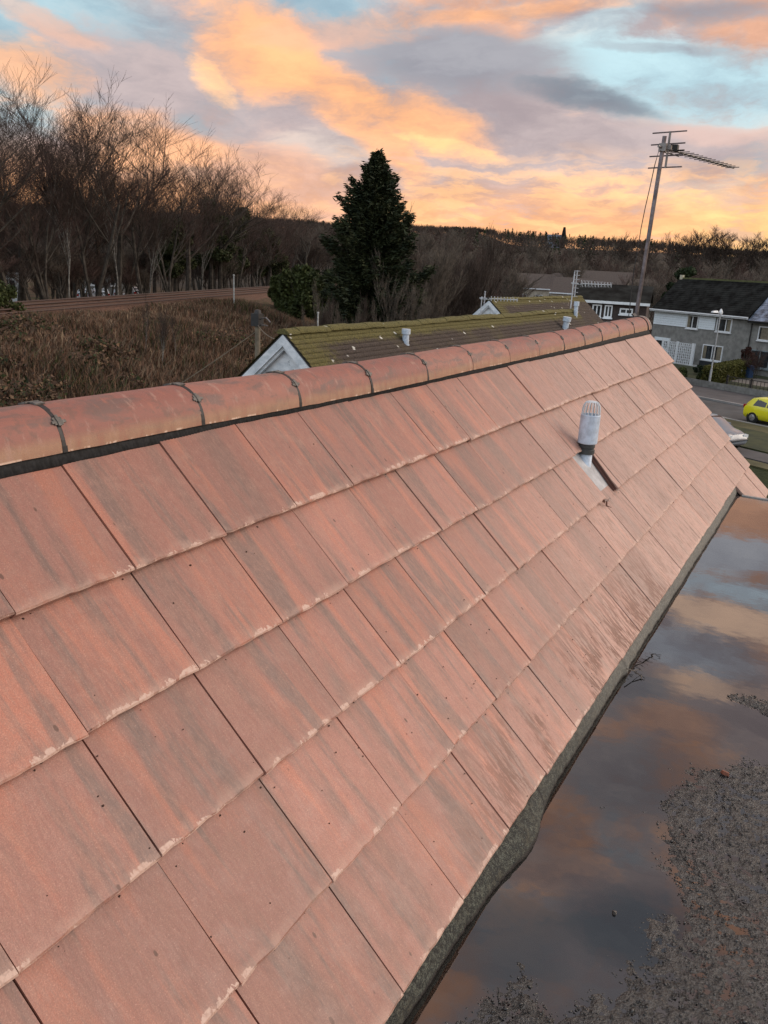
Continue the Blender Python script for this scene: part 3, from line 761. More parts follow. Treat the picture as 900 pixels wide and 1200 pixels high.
# ================================================================== NEIGHBOUR HOUSES (near, mossy roofs)
def moss_mat(g, b):
    p = g.node('ShaderNodeNewGeometry').outputs['Position']; oc = g.node('ShaderNodeTexCoord').outputs['Object']
    x, y, z = g.sep(oc)
    n = g.noise(p, 1.1, 6, .65); n2 = g.noise(p, 9, 5, .7); n3 = g.noise(p, 45, 3, .6)
    c = g.mix(g.ss(n3, .35, .65), (.030, .024, .021), (.088, .066, .055))
    c = g.mix(g.ss(n, .5, .7), c, (.075, .060, .040))
    # moss thick by the ridge, along the verge and in patches
    near = g.math('MAXIMUM', g.ss(z, -.34, -.10), g.math('MULTIPLY', g.ss(y, 1.3, .3), .75))
    mm = g.ss(g.math('ADD', g.math('MULTIPLY', near, .36), g.math('ADD', g.math('MULTIPLY', n, .35), g.math('MULTIPLY', n2, .52))), .47, .74)
    c = g.mix(mm, c, g.mix(g.ss(n3, .3, .7), (.055, .050, .016), (.165, .145, .050)))
    vs = g.vor(p, 3.4); lc = g.sep(g.vor(p, 3.4, out=1))[1]
    c = g.mix(g.math('MULTIPLY', g.ss(vs, .16, .10), g.ss(lc, .58, .61)), c, (.62, .62, .58))
    g.put(b.inputs['Base Color'], c); b.inputs['Roughness'].default_value = .8; b.inputs['Specular IOR Level'].default_value = .3
    addbump(g, b, g.math('ADD', n2, n3), .6, .03)
M_MOSS = material('mossy_plain_tile', moss_mat)
def white_board_mat(g, b):
    p = g.node('ShaderNodeTexCoord').outputs['Object']; n = g.noise(g.vmath('MULTIPLY', p, (1, 1, 2)), 3, 6, .7)
    c = g.mix(g.ss(n, .38, .62), (.74, .76, .78), (.50, .54, .57)); c = g.mix(g.ss(g.noise(p, 14, 5, .7), .58, .7), c, (.38, .41, .43))
    g.put(b.inputs['Base Color'], c); b.inputs['Roughness'].default_value = .6
M_WHITEB = material('flaking_white_paint', white_board_mat)
M_WHITE = material('white_paint', color=(.74, .76, .78), rough=.5, vary=.04)
M_DKW = material('dark_verge', color=(.03, .028, .028))
def mossy_house(loc, L, label, hw=3.6, slope=42, courses=24, detail=True, rz=0):
    h = empty('mossy_house', loc, rz, label=label, cat='house', group='mossy roofed houses behind the red ridge')
    sl = R(slope); c_, s_ = math.cos(sl), math.sin(sl); zg = -loc[2]-.2
    # walls and gable
    b = MB(); hwz = hw-.35; b.prism([(-hwz, zg), (hwz, zg), (hwz, -hwz*s_/c_-.12), (0, -.12), (-hwz, -hwz*s_/c_-.12)], .18, L-.18); b.build('wall', M_WALL, h)
    b = MB(); b.prism([(-hwz, -hwz*s_/c_-.16), (hwz, -hwz*s_/c_-.16), (0, -.16)], .12, .178); g_ = b.build('gable_panel', M_WHITEB, h)
    b = MB()
    for sd_ in (-1, 1):
        for (o_, w_, yy) in ((.0, .17, .05), (.17, .06, .09)):
            poly = [(sd_*0, -.066-o_), (sd_*hw, -hw*s_/c_-.066-o_), (sd_*hw, -hw*s_/c_-.066-o_-w_), (0, -.066-o_-w_)]
            b.prism(poly if sd_ > 0 else poly[::-1], yy-.05, yy)
    b.build('bargeboard', M_WHITEB, h)
    # roof deck with real courses of small tiles
    dk = MB()
    for sd_ in (-1, 1): dk.prism([(0, -.03), (sd_*hw, -hw*s_/c_-.03), (sd_*hw, -hw*s_/c_-.065), (0, -.065)][::sd_], 0.02, L-.02)
    deck = dk.build('roof', M_DKW, h)
    g1 = .10; nr = int(hw/c_/g1); V = []; F = []; tw = .165; nc = int(L/tw)
    r_ = random.Random(5)
    for sd_ in (1, -1):
        if sd_ < 0 and not detail: continue
        for k in range(nr):
            for j in range(nc+1):
                if sd_ < 0: 
                    if j: break
                    ya, yb = 0, L
                else:
                    ya = j*tw - (tw/2 if k % 2 else 0); yb = ya+tw-.004
                ya = max(0, ya); yb = min(L, yb)
                if yb-ya < .01: continue
                d1 = (k+1)*g1; d0 = k*g1-.02; t0 = -.004; t1 = .012+r_.uniform(-.003, .004)
                o = len(V)
                for (dd, hh) in ((d0, t0), (d1, t1), (d1, t1-.014)):
                    for yy in (ya, yb): V.append((sd_*(dd*c_+hh*s_), yy, -dd*s_+hh*c_))
                F += [(o, o+1, o+3, o+2), (o+2, o+3, o+5, o+4)] if sd_ < 0 else [(o, o+2, o+3, o+1), (o+2, o+4, o+5, o+3)]
    tag(link('plain_tile', np_mesh('plain_tile', V, F, M_MOSS), deck), kind='stuff')
    # half round ridge tiles
    rb = MB(); n = 10; ll = .30
    vs = []; 
    for j in (0, 1):
        for k in range(n+1):
            q = math.pi*k/n; vs.append((.12*math.cos(q)*(1+.03*j), ll*j, .085*math.sin(q)-.055))
    rb.add(vs, [(k, k+1, n+2+k, n+1+k) for k in range(n)] + [tuple(range(n, -1, -1))])
    me = rb.mesh('ridge_tile', M_MOSS, smooth=False)
    for j in range(int(L/ll)):
        if j > 95: break
        o = link('ridge_tile', me, deck); o.location = (0, j*ll, .008*math.sin(j*1.7)+.012*math.sin(j*.35)); o.scale = (1, .985, 1)
    return h
nb1 = mossy_house((-6.28, 9.62, 6.83), 15.2, 'nearest mossy brown roof with a flaking white gable facing us')
nb2 = mossy_house((-10.4, 27.8, 6.86), 11.5, 'further mossy roof just beyond the near mossy one, with a small white gable', hw=3.4)
def pipe(loc, h_, r_, label, lean=0):
    b = MB(); b.lathe([(r_, 0), (r_, h_*.72), (r_*1.35, h_*.74), (r_*1.35, h_), (0, h_)], n=16); b.lathe([(r_*1.25, h_*.15), (r_*1.25, h_*.22)], n=16)
    o = b.build('roof_vent', M_VENT, None, smooth=False); o.location = loc; o.rotation_euler = (0, lean, 0); tag(o, label, 'vent pipe'); return o
def at(az, el, d): x, y = polar(az, d); return (x, y, CAM.z + d*math.tan(R(el)))
# vents stand on the near mossy slope
def nbslope(y, down): c_, s_ = math.cos(R(42)), math.sin(R(42)); return (-6.28+down*c_, y, 6.8-down*s_)
p = nbslope(13.0, .50); pipe((p[0], p[1], p[2]-.08), .36, .062, 'grey vent pipe with a cap on the middle of the near mossy roof')
p = nbslope(22.3, .70); pipe((p[0], p[1], p[2]-.08), .46, .085, 'pale vent pipe near the far end of the near mossy roof', .1)
p = nbslope(24.3, .25); pipe((p[0], p[1], p[2]-.05), .50, .06, 'small vent pipe by the far verge of the near mossy roof')
x, y = polar(-22.9, 27); aerial('tv_aerial', (x, y, 6.2), (x, y, 7.05), .80, 60, 'low pale aerial left of the mossy roofs, beside the bare trees', 'pale aerials on the mossy roofs', boom=1.15, rod=.34, mat=M_ALU2, mast=M_ALU2, cable=False, refl_h=.45, nref=6, ndir=9, thick=1.7, mr=.016, upwards=True)
x, y = polar(-17.0, 29); aerial('tv_aerial', (x, y, 6.2), (x, y, 7.95), 1.38, 52, 'pale many-rodded aerial rising above the far end of the mossy roofs', 'pale aerials on the mossy roofs', boom=1.35, rod=.52, mat=M_ALU2, mast=M_ALU2, cable=False, refl_h=.85, nref=7, ndir=10, thick=1.8, mr=.02, upwards=True)
for (a_, d_, z0, z1, lab) in [(-26.9+.0, 24, 6.0, 7.02, None)]: pass

# ================================================================== TREES
def bark(name, c, dark=.5): return material(name, color=c, rough=.9, spec=.2, vary=.25, vscale=3.)
M_BARK = bark('grey_brown_bark', (.062, .054, .045)); M_TWIG = bark('brown_twig', (.062, .046, .038)); M_TWIG2 = bark('reddish_twig', (.080, .052, .044))
M_BIRCH = material('pale_birch_bark', color=(.19, .18, .16), rough=.8, vary=.3, vscale=5)
M_TWIGG = bark('pale_grey_twig', (.13, .108, .088))
def tree_mesh(seed, H, spread=.32, stems=1, levels=5, up=.35, bark_m=M_BARK, twig_m=M_TWIG, first=.28, r0=None, split=(3, 4), fork=(.30, .62), density=1.0, twr=.009):
    r_ = random.Random(seed); T = MB(); CV = []; CF = []
    def seg_tube(buf, pts, rads, n):
        if buf is T: T.tube(pts, rads, n, cap=False)
        else:
            # three-sided strips into numpy lists
            o = len(CV); up_ = Vector((.1, .2, .97))
            for i, p in enumerate(pts):
                t = (pts[min(i+1, len(pts)-1)] - pts[max(i-1, 0)]).normalized(); a = t.cross(up_)
                if a.length < .05: a = Vector((1, 0, 0))
                a.normalize(); b_ = t.cross(a)
                for k in range(3): q = 2.094*k; CV.append(p + (a*math.cos(q)+b_*math.sin(q))*rads[i])
            for i in range(len(pts)-1):
                for k in range(3):
                    k2 = (k+1) % 3; CF.append((o+i*3+k, o+i*3+k2, o+i*3+3+k2, o+i*3+3+k))
    def grow(p, d, L, rad, lv):
        ns = 3 if lv > 2 else 2
        pts = [p.copy()]; rads = [rad]; dd = d.copy()
        for i in range(ns):
            dd = (dd + Vector((r_.gauss(0, .10), r_.gauss(0, .10), r_.gauss(0, .07)+up*.13))).normalized()
            p = p + dd*(L/ns); pts.append(p.copy()); rads.append(max(twr*.6, rad*(1-.42*(i+1)/ns)))
        seg_tube(T if lv > 2 else CV, pts, rads, 6 if lv > 4 else (5 if lv > 3 else 4))
        if lv <= 0: return
        n = r_.randint(*split)+(1 if lv == 2 else 2 if lv == 1 else 0)
        n = max(2, int(round(n*density)))
        for k in range(n):
            t = .25+.75*(k+r_.random()*.8)/n if lv < levels else first+(1-first)*(k+r_.random())/n
            t = min(t, 1.0); i0 = min(int(t*ns), ns-1); fr_ = t*ns-i0; q = pts[i0].lerp(pts[i0+1], fr_)
            rr = rads[i0]*(1-fr_)+rads[i0+1]*fr_
            an = r_.uniform(0, 6.283); side = Vector((math.cos(an), math.sin(an), 0))
            ang = r_.uniform(*fork)
            nd = (dd*math.cos(ang)+side*math.sin(ang)+Vector((0, 0, up*.35))).normalized()
            grow(q, nd, L*r_.uniform(.52, .78), max(twr, rr*r_.uniform(.42, .66)), lv-1)
    r0 = r0 or H*.014
    for s_ in range(stems):
        an = r_.uniform(0, 6.28); tilt = (.06 if stems == 1 else r_.uniform(.10, spread))
        d = Vector((math.cos(an)*tilt, math.sin(an)*tilt, 1)).normalized()
        grow(Vector((math.cos(an)*.12*(stems > 1), math.sin(an)*.12*(stems > 1), -.3)), d, H*.52*r_.uniform(.85, 1.05), r0*(1 if stems == 1 else .7), levels)
    # normalise height
    zmax = max(v[2] for v in CV); k = H/zmax
    tv = [(x*k, y*k, z*k if z > 0 else z) for x, y, z in T.v]; T.v = tv
    tm = T.mesh('trunk', bark_m); V = np.array([tuple(v) for v in CV])*k
    cm = np_mesh('crown', V, np.array(CF), twig_m)
    return tm, cm
bare = [tree_mesh(11, 14, levels=5, first=.38, fork=(.35, .85), up=.22, r0=.24), tree_mesh(12, 14, levels=5, stems=2, first=.3, fork=(.35, .8), up=.22, r0=.22),
        tree_mesh(13, 14, levels=5, first=.45, fork=(.4, .95), up=.2, r0=.26), tree_mesh(14, 13, levels=5, first=.4, fork=(.35, .9), up=.24, r0=.2),
        tree_mesh(15, 13, levels=5, stems=3, spread=.35, first=.25, fork=(.3, .8), up=.25, twig_m=M_TWIG2, r0=.2)]
birch = [tree_mesh(21, 12, levels=5, first=.35, bark_m=M_BIRCH, fork=(.2, .5), r0=.10), tree_mesh(22, 12, levels=5, stems=2, spread=.2, first=.35, bark_m=M_BIRCH, fork=(.2, .5), r0=.10)]
fan = [tree_mesh(31, 11, levels=5, stems=5, spread=.55, first=.15, bark_m=M_TWIGG, twig_m=M_TWIGG, fork=(.15, .42), up=.55, r0=.13, twr=.011),
       tree_mesh(32, 11, levels=5, stems=4, spread=.5, first=.15, bark_m=M_TWIGG, twig_m=M_TWIG, fork=(.15, .45), up=.5, r0=.13, twr=.011)]
skyp = [tree_mesh(51, 12, levels=5, first=.3, fork=(.35, .85), up=.3, twr=.022, r0=.22), tree_mesh(52, 12, levels=5, stems=2, first=.3, fork=(.35, .8), up=.3, twr=.022, r0=.22)]
small = [tree_mesh(41, 10, levels=4, first=.3, split=(4, 5), twr=.016), tree_mesh(42, 10, levels=4, stems=2, first=.3, split=(4, 5), twig_m=M_TWIG2, twr=.016), tree_mesh(43, 10, levels=4, first=.2, split=(4, 6), twig_m=M_TWIGG, twr=.016)]
def put_tree(kind, pool, x, y, h, base_h, label, group=None, name=None, sx=1., seed=0):
    tm, cm = pool[seed % len(pool)]
    r_ = random.Random(seed*7+1)
    o = empty(name or kind, (x, y, float(zt(x, y))-.1), r_.uniform(0, 6.28), label=label, cat='tree', group=group)
    k = h/base_h; o.scale = (k*sx, k*sx, k)
    link('trunk', tm, o); link('crown', cm, o)
    return o
SKY = ([-60, -53, -51, -49, -47.5, -46, -43.4, -41, -39.2, -36.4, -34.2, -32], [9.0, 8.9, 9.4, 9.9, 9.3, 8.5, 7.0, 6.0, 5.4, 3.6, 2.6, 2.3])
def d_on_s(az, s):    # distance along the bearing at which the offset from the railway is s
    dx, dy = math.sin(R(az)), math.cos(R(az)); s0 = rail_s(CAM.x, CAM.y)
    return (s-s0)/(dx*RN[0]+dy*RN[1])
r_ = random.Random(2); cnt = 0
for row, (s_, fac, step) in enumerate([(-8, 1.19, 1.8), (-12, 1.12, 2.1), (-18, .80, 2.4), (-26, .62, 2.2), (-38, .56, 2.2)]):
    a_ = -59+row*.5
    while a_ < -33.5:
        az = a_+r_.uniform(-.35, .35); d = d_on_s(az, s_+r_.uniform(-1.5, 1.5)); d = min(d, 190)
        x, y = polar(az, d)
        top = CAM.z + d*math.tan(R(float(np.interp(az, *SKY)))) ; h = (top-float(zt(x, y)))*fac*r_.uniform(.80, 1.03)
        h = max(h, 4.5)
        put_tree('bare_tree', bare, x, y, h, 14, 'tall bare brown tree in the dense row behind the railway', 'bare trees in the row behind the railway', seed=cnt, sx=r_.uniform(.9, 1.15)); cnt += 1
        a_ += step*max(.55, 55/d)
r_ = random.Random(77)
for k in range(80):
    az = r_.uniform(-58, -34.5); d = min(d_on_s(az, r_.uniform(-17, -8)), 150); x, y = polar(az, d)
    put_tree('thicket_shrub', small, x, y, r_.uniform(2.2, 5.0)*max(1, d/75), 10, 'twiggy brown shrub in the thicket under the railway trees', 'shrubs in the thicket behind the railway', seed=k, sx=r_.uniform(1.3, 2.0))['category'] = 'shrub'
for az, s_, h, lab in [(-49.9, -7.5, 11.5, 'pale barked crooked tree, leftmost of the pale trunks behind the railway'), (-46.9, -7.2, 12, 'tall pale birch trunk in front of the dark trees by the railway'), (-45.0, -7, 8.5, 'slanting pale forked tree leaning right behind the railway'),
                       (-41.6, -7.2, 9.0, 'slim pale trunk right of the bare trees by the railway, before the green crowns'), (-38.0, -7, 7.0, 'short pale trunk at the right end of the railway trees')]:
    d = d_on_s(az, s_); x, y = polar(az, d); put_tree('birch_tree', birch, x, y, h, 12, lab, seed=int(-az), sx=.8)
# leafy evergreens and ivy
def leaf_cloud(n, cx, lobes, size, rr, droop=0.):
    """many little leaf-sized faces spread through lobes (centre, radii)"""
    ps = []
    wts = np.array([l[1][0]*l[1][1]*l[1][2] for l in lobes])**.8; wts /= wts.sum()
    idx = rr.choice(len(lobes), n, p=wts)
    C_ = np.array([l[0] for l in lobes])[idx]; Rd = np.array([l[1] for l in lobes])[idx]
    v = rr.normal(size=(n, 3)); v /= np.linalg.norm(v, axis=1)[:, None]
    rad = rr.uniform(.45, 1.05, n)**.6
    P = C_ + v*Rd*rad[:, None]
    a = rr.normal(size=(n, 3)); a /= np.linalg.norm(a, axis=1)[:, None]
    b_ = np.cross(a, rr.normal(size=(n, 3))); b_ /= np.linalg.norm(b_, axis=1)[:, None]
    s = size*rr.uniform(.5, 1.4, n)[:, None]
    V = np.stack([P-a*s, P+b_*s*.55, P+a*s, P-b_*s*.55], 1).reshape(-1, 3)
    return V, np.arange(n*4).reshape(-1, 4)
def leaf_mat(name, lo, hi):
    def f(g, b):
        p = g.node('ShaderNodeNewGeometry').outputs['Position']
        n = g.noise(p, 1.3, 4, .6); n2 = g.noise(p, 14, 2, .5)
        c = g.mix(g.ss(g.math('ADD', g.math('MULTIPLY', n, .6), g.math('MULTIPLY', n2, .4)), .38, .62), lo, hi)
        g.put(b.inputs['Base Color'], c); b.inputs['Roughness'].default_value = .7; b.inputs['Specular IOR Level'].default_value = .25
    return material(name, f)
M_IVY = leaf_mat('ivy_leaf', (.016, .022, .008), (.055, .066, .022))
M_FIR = leaf_mat('conifer_needle', (.010, .017, .009), (.048, .058, .024))
M_BUSH = leaf_mat('broom_green', (.020, .028, .008), (.070, .085, .024))
M_HEDGE = leaf_mat('hedge_leaf', (.040, .042, .008), (.105, .098, .020))
M_DBUSH = leaf_mat('dark_evergreen', (.008, .016, .006), (.024, .038, .012))
nrg = np.random.default_rng(4)
for k, (az, s_, h, wd, lab) in enumerate([(-41.0, -8.5, 8.6, 2.6, 'green ivy-covered tree among the bare trees, left of the two tallest green crowns'), (-39.4, -9, 8.8, 2.8, 'tallest dark green leafy tree where the bare row drops'), (-37.3, -9, 6.8, 3.0, 'rounded olive green tree at the right end of the railway trees'), (-43.3, -10, 6.5, 2.4, 'low ivy-clad tree in the middle of the railway row')]):
    d = d_on_s(az, s_); x, y = polar(az, d); z = float(zt(x, y))
    o = empty('ivy_tree', (x, y, z), label=lab, cat='tree')
    b = MB(); b.tube([(0, 0, -.3), (.1, 0, h*.4), (-.1, .1, h*.85)], [.22, .16, .06], 6); 
    for q in range(9):
        zz = h*nrg.uniform(.3, .85); an = nrg.uniform(0, 6.28); b.tube([(0, 0, zz), (math.cos(an)*wd*.8, math.sin(an)*wd*.8, zz+1.2)], [.07, .02], 4)
    b.build('trunk', M_BARK, o)
    lobes = []
    for q in range(26):
        zz = nrg.uniform(.22, .97)*h; rw = wd*(1-(zz/h-.45)**2*2.2)*.75; an = nrg.uniform(0, 6.28); rr_ = rw*nrg.uniform(.2, .9)
        sz = nrg.uniform(.45, .95); lobes.append(((math.cos(an)*rr_, math.sin(an)*rr_, zz), (sz, sz, sz*.8)))
    V, F = leaf_cloud(11000, 0, lobes, .13, nrg); link('crown', np_mesh('crown', V, F, M_IVY), o)
# big conifer
def conifer():
    az, d = -30.35, 60; x, y = polar(az, d); z = float(zt(x, y)); H = 15.35-z
    o = empty('conifer', (x, y, z), label='big dark green conifer standing alone behind the mossy roof', cat='tree')
    b = MB(); b.tube([(0, 0, -.3), (0, 0, H*.5), (0, 0, H*.95)], [.32, .2, .04], 8)
    Vs = []; Fs = []; r_ = random.Random(9); N = 0
    ph = [r_.uniform(0, 6.28) for _ in range(4)]
    for k in range(520):
        t = (k+.5)/520; zz = H*(.02+.95*t**.95); rel = zz/H
        rmax = min(4.0*(1-rel)**.42*(1 if rel > .35 else (.84+.16*rel/.35)), 7.2*(1-rel)) + .08
        an = k*2.39996+r_.uniform(-.3, .3)
        L = rmax*r_.uniform(.72, 1.10)*(1+.17*math.sin(an*3+ph[0]+rel*9)+.12*math.sin(an*5+ph[1]+rel*23))
        if zz > H*.9: L *= .9
        if r_.random() < .12: L *= .55
        tip_up = .35*L if rel > .5 else .12*L
        dx, dy = math.cos(an), math.sin(an)
        pts = []
        for i in range(5):
            q = i/4; pts.append(Vector((dx*L*q, dy*L*q, zz + tip_up*q*q*1.1 - .12*L*math.sin(q*math.pi*.9))))
        if k % 2 == 0: b.tube(pts, [.035, .028, .02, .014, .008], 4, cap=False)
        nsp = int(46+58*L)
        for _ in range(nsp):
            q = r_.random()**.55; i = min(3, int(q*4)); p = pts[i].lerp(pts[i+1], q*4-i)
            sw = .26*(1.15-q)*L*.5+.10
            p = p+Vector((r_.gauss(0, sw*.6), r_.gauss(0, sw*.6), r_.gauss(-.05, .12)))
            s = r_.uniform(.07, .17)
            a = Vector((dx+r_.gauss(0, .6), dy+r_.gauss(0, .6), r_.uniform(-.3, .7))).normalized()*s*1.5
            c_ = a.cross(Vector((r_.gauss(0, 1), r_.gauss(0, 1), 1))).normalized()*s*.42
            Vs += [p-a, p+c_, p+a, p-c_]
    b.build('trunk', M_BARK, o)
    V = np.array([tuple(v) for v in Vs]); link('crown', np_mesh('crown', V, np.arange(len(V)).reshape(-1, 4), M_FIR), o)
conifer()
# fan shaped pale bare trees right of the conifer, woods behind
for k, (az, d, el, sx, lab) in enumerate([(-26.9, 66, 4.3, 1.05, 'pale fan-shaped bare tree directly right of the big conifer'), (-24.9, 72, 3.3, 1.05, 'second pale bare tree right of the conifer, lower and wider'), (-28.0, 58, 1.3, .8, 'low pale bare tree at the right foot of the conifer'), (-23.3, 80, 2.5, 1.0, 'greyish bare tree above the low pale aerial')]):
    x, y = polar(az, d); h = CAM.z+d*math.tan(R(el))-float(zt(x, y)); put_tree('bare_tree', fan, x, y, h, 11, lab, seed=k, sx=sx)
HS = ([-36, -33, -28, -23.6, -21, -18, -15, -12.7, -9, -6.5, -2, 6], [2.6, 2.5, 2.6, 2.6, 2.55, 2.4, 2.35, 2.3, 2.05, 1.95, 1.95, 1.95])
r_ = random.Random(21); wcount = 0
HOUSES_GAP = [(-19.2, 150, 1.3), (-14.8, 175, 1.6), (-17.2, 140, .8)]
for d in [98, 108, 120, 134, 150, 170, 192, 218, 248]:
    a_ = (-36.5 if d > 125 else -31.5)+r_.uniform(0, 1)
    while a_ < 1:
        az = a_+r_.uniform(-.4, .4); dd = d*r_.uniform(.95, 1.05); x, y = polar(az, dd); z = float(zt(x, y))
        topmax = CAM.z+dd*math.tan(R(float(np.interp(az, *HS)))) - z
        if d < 130: h = r_.uniform(6.0, 9.5); 
        else: h = r_.uniform(7.5, 11)
        if -12.5 < az < 1 and d < 108: h *= .72
        h = min(h, topmax*.98)
        skip = any(abs(az-g_[0]) < g_[2] and dd < g_[1]+3 for g_ in HOUSES_GAP)
        if h > 3 and not skip:
            put_tree('wood_tree', small, x, y, h, 10, 'bare brown tree of the wood that fills the valley', 'bare trees of the wood across the valley', seed=wcount, sx=r_.uniform(1., 1.35)); wcount += 1
        a_ += 1.25*max(.75, (110/d)**.5)*r_.uniform(.8, 1.2)
# rounded bare trees on the skyline at the right
for k, (az, d, el, sx) in enumerate([(-11.2, 240, 2.9, .8), (-9.9, 242, 3.1, .9), (-9.2, 240, 3.3, 1.0), (-8.5, 241, 3.3, 1.0), (-7.8, 240, 2.9, .9), (-6.5, 238, 2.95, .9), (-5.9, 239, 3.05, 1.0), (-5.0, 240, 2.95, 1.0), (-4.1, 241, 2.9, 1.0), (-14.2, 242, 2.8, .7)]):
    x, y = polar(az, d); h = CAM.z+d*math.tan(R(el))-float(zt(x, y))
    lab = 'rounded bare tree standing up on the skyline at the far right'
    put_tree('bare_tree', skyp, x, y, h, 12, lab, 'rounded bare trees on the right skyline', seed=k+2, sx=sx*1.05)
# far wood as one mass: thin upright twigs in crowns
def far_wood():
    rr = np.random.default_rng(8); V = []; F = []; MI = []
    n = 0
    for i in range(2300):
        az = rr.uniform(-64, 10); d = rr.uniform(250, 520); x, y = polar(az, d); z = float(zt(x, y))
        lim = CAM.z+d*math.tan(R(float(np.interp(az, *HS))))-z
        con = rr.random() < (.24 if -22 < az < -8 else .10)
        h = min(rr.uniform(8, 13), lim*rr.uniform(.92, 1.03)); 
        if h < 2: continue
        if con:
            m_ = 70; t = rr.random(m_); rad = (1-t)*1.9*rr.uniform(.6, 1.1, m_); an = rr.uniform(0, 6.28, m_)
            P = np.stack([x+np.cos(an)*rad, y+np.sin(an)*rad, z+h*(.1+.9*t)], 1); D = np.stack([np.cos(an)*.8, np.sin(an)*.8, rr.uniform(-.5, .4, m_)], 1)*rr.uniform(.5, 1., m_)[:, None]; wd = .45
        else:
            m_ = 95; v = rr.normal(size=(m_, 3)); v /= np.linalg.norm(v, axis=1)[:, None]; v[:, 2] = np.abs(v[:, 2])*1.0
            rad = rr.uniform(.2, 1, m_)**.5; P = np.array([x, y, z+h*.42])+v*rad[:, None]*np.array([h*.33, h*.33, h*.50]); D = v*rr.uniform(.6, 1.6, m_)[:, None]; D[:, 2] += .4; wd = .17
        s = np.cross(D, rr.normal(size=(m_, 3))); s /= np.linalg.norm(s, axis=1)[:, None]
        o = n*3; V.append(np.stack([P-D*.5-s*wd*.5, P-D*.5+s*wd*.5, P+D*.5], 1).reshape(-1, 3)); MI += [1 if con else 0]*m_; n += m_
    V = np.concatenate(V); F = np.arange(len(V)).reshape(-1, 3)
    tag(link('far_wood', np_mesh('far_wood', V, F, [M_TWIG, M_DBUSH], MI)), kind='stuff', label='distant dark wood of bare trees and firs along the skyline')
far_wood()
# dark round evergreen behind the opposite house, bushes near the bank
def bush(name, loc, rx, rz_, mat, label, n=6000, size=.12, cat='bush', stems=6, seed=1, group=None, upright=False):
    rr = np.random.default_rng(seed); o = empty(name, loc, label=label, cat=cat, group=group); lobes = []
    for q in range(22):
        an = rr.uniform(0, 6.28); zz = rr.uniform(.1, 1)*rz_; rw = rx*math.sqrt(max(.05, 1-(zz/rz_-.35)**2*1.7)); k_ = rw*rr.uniform(.1, .85); s_ = rx*rr.uniform(.18, .36)
        lobes.append(((math.cos(an)*k_, math.sin(an)*k_, zz), (s_, s_, s_*(1.6 if upright else .8))))
    V, F = leaf_cloud(n, 0, lobes, size, rr)
    link('foliage', np_mesh('foliage', V, F, mat), o)
    b = MB()
    for q in range(stems): an = rr.uniform(0, 6.28); b.tube([(0, 0, -.2), (math.cos(an)*rx*.3, math.sin(an)*rx*.3, rz_*.5), (math.cos(an)*rx*.5, math.sin(an)*rx*.5, rz_*.85)], [.05, .035, .015], 4)
    b.build('stem', M_BARK, o); return o
x, y = polar(-10.15, 104); bush('evergreen_tree', (x, y, float(zt(x, y))), 2.7, 8.9, M_DBUSH, 'round dark evergreen rising behind the left end of the opposite house roof', 9000, .22, 'tree', seed=3)
for k, (az, s_, rx, rz_, lab) in enumerate([(-35.0, 6.0, 2.1, 3.6, 'bright green bush left of the big conifer, at the end of the railway'), (-33.6, 6.5, 1.8, 3.2, 'green bush between the railway bush and the big conifer'), (-36.3, 4, 1.3, 2.2, 'smallest green bush at the foot of the railway, left of its neighbours')]):
    d = min(d_on_s(az, s_), 72); x, y = polar(az, d); bush('green_bush', (x, y, float(zt(x, y))), rx, rz_, M_BUSH, lab, 9000, .16, seed=k+10, upright=True)
x, y = polar(-54.2, 46); bush('green_bush', (x, y, float(zt(x, y))), 1.4, 1.8, M_BUSH, 'green bush at the left edge beyond the railway track', 4000, .1, seed=30)
for k in range(9):
    az = -34.5+k*.65; d = 50+2*(k % 3); x, y = polar(az, d)
    put_tree('sapling', fan, x, y, 4.2+.8*((k*7) % 3), 11, 'thin bare sapling in the thicket at the foot of the conifer', 'bare saplings at the foot of the conifer', seed=k, sx=.55)
for k, (az, d, h) in enumerate([(-45.3, 40, 3.4), (-44.4, 39, 3.1), (-43.4, 41, 2.8)]):
    x, y = polar(az, d); put_tree('sapling', birch, x, y, h, 12, 'thin pale sapling on the scrub bank before the railway', 'pale saplings on the scrub bank', seed=k, sx=.6)

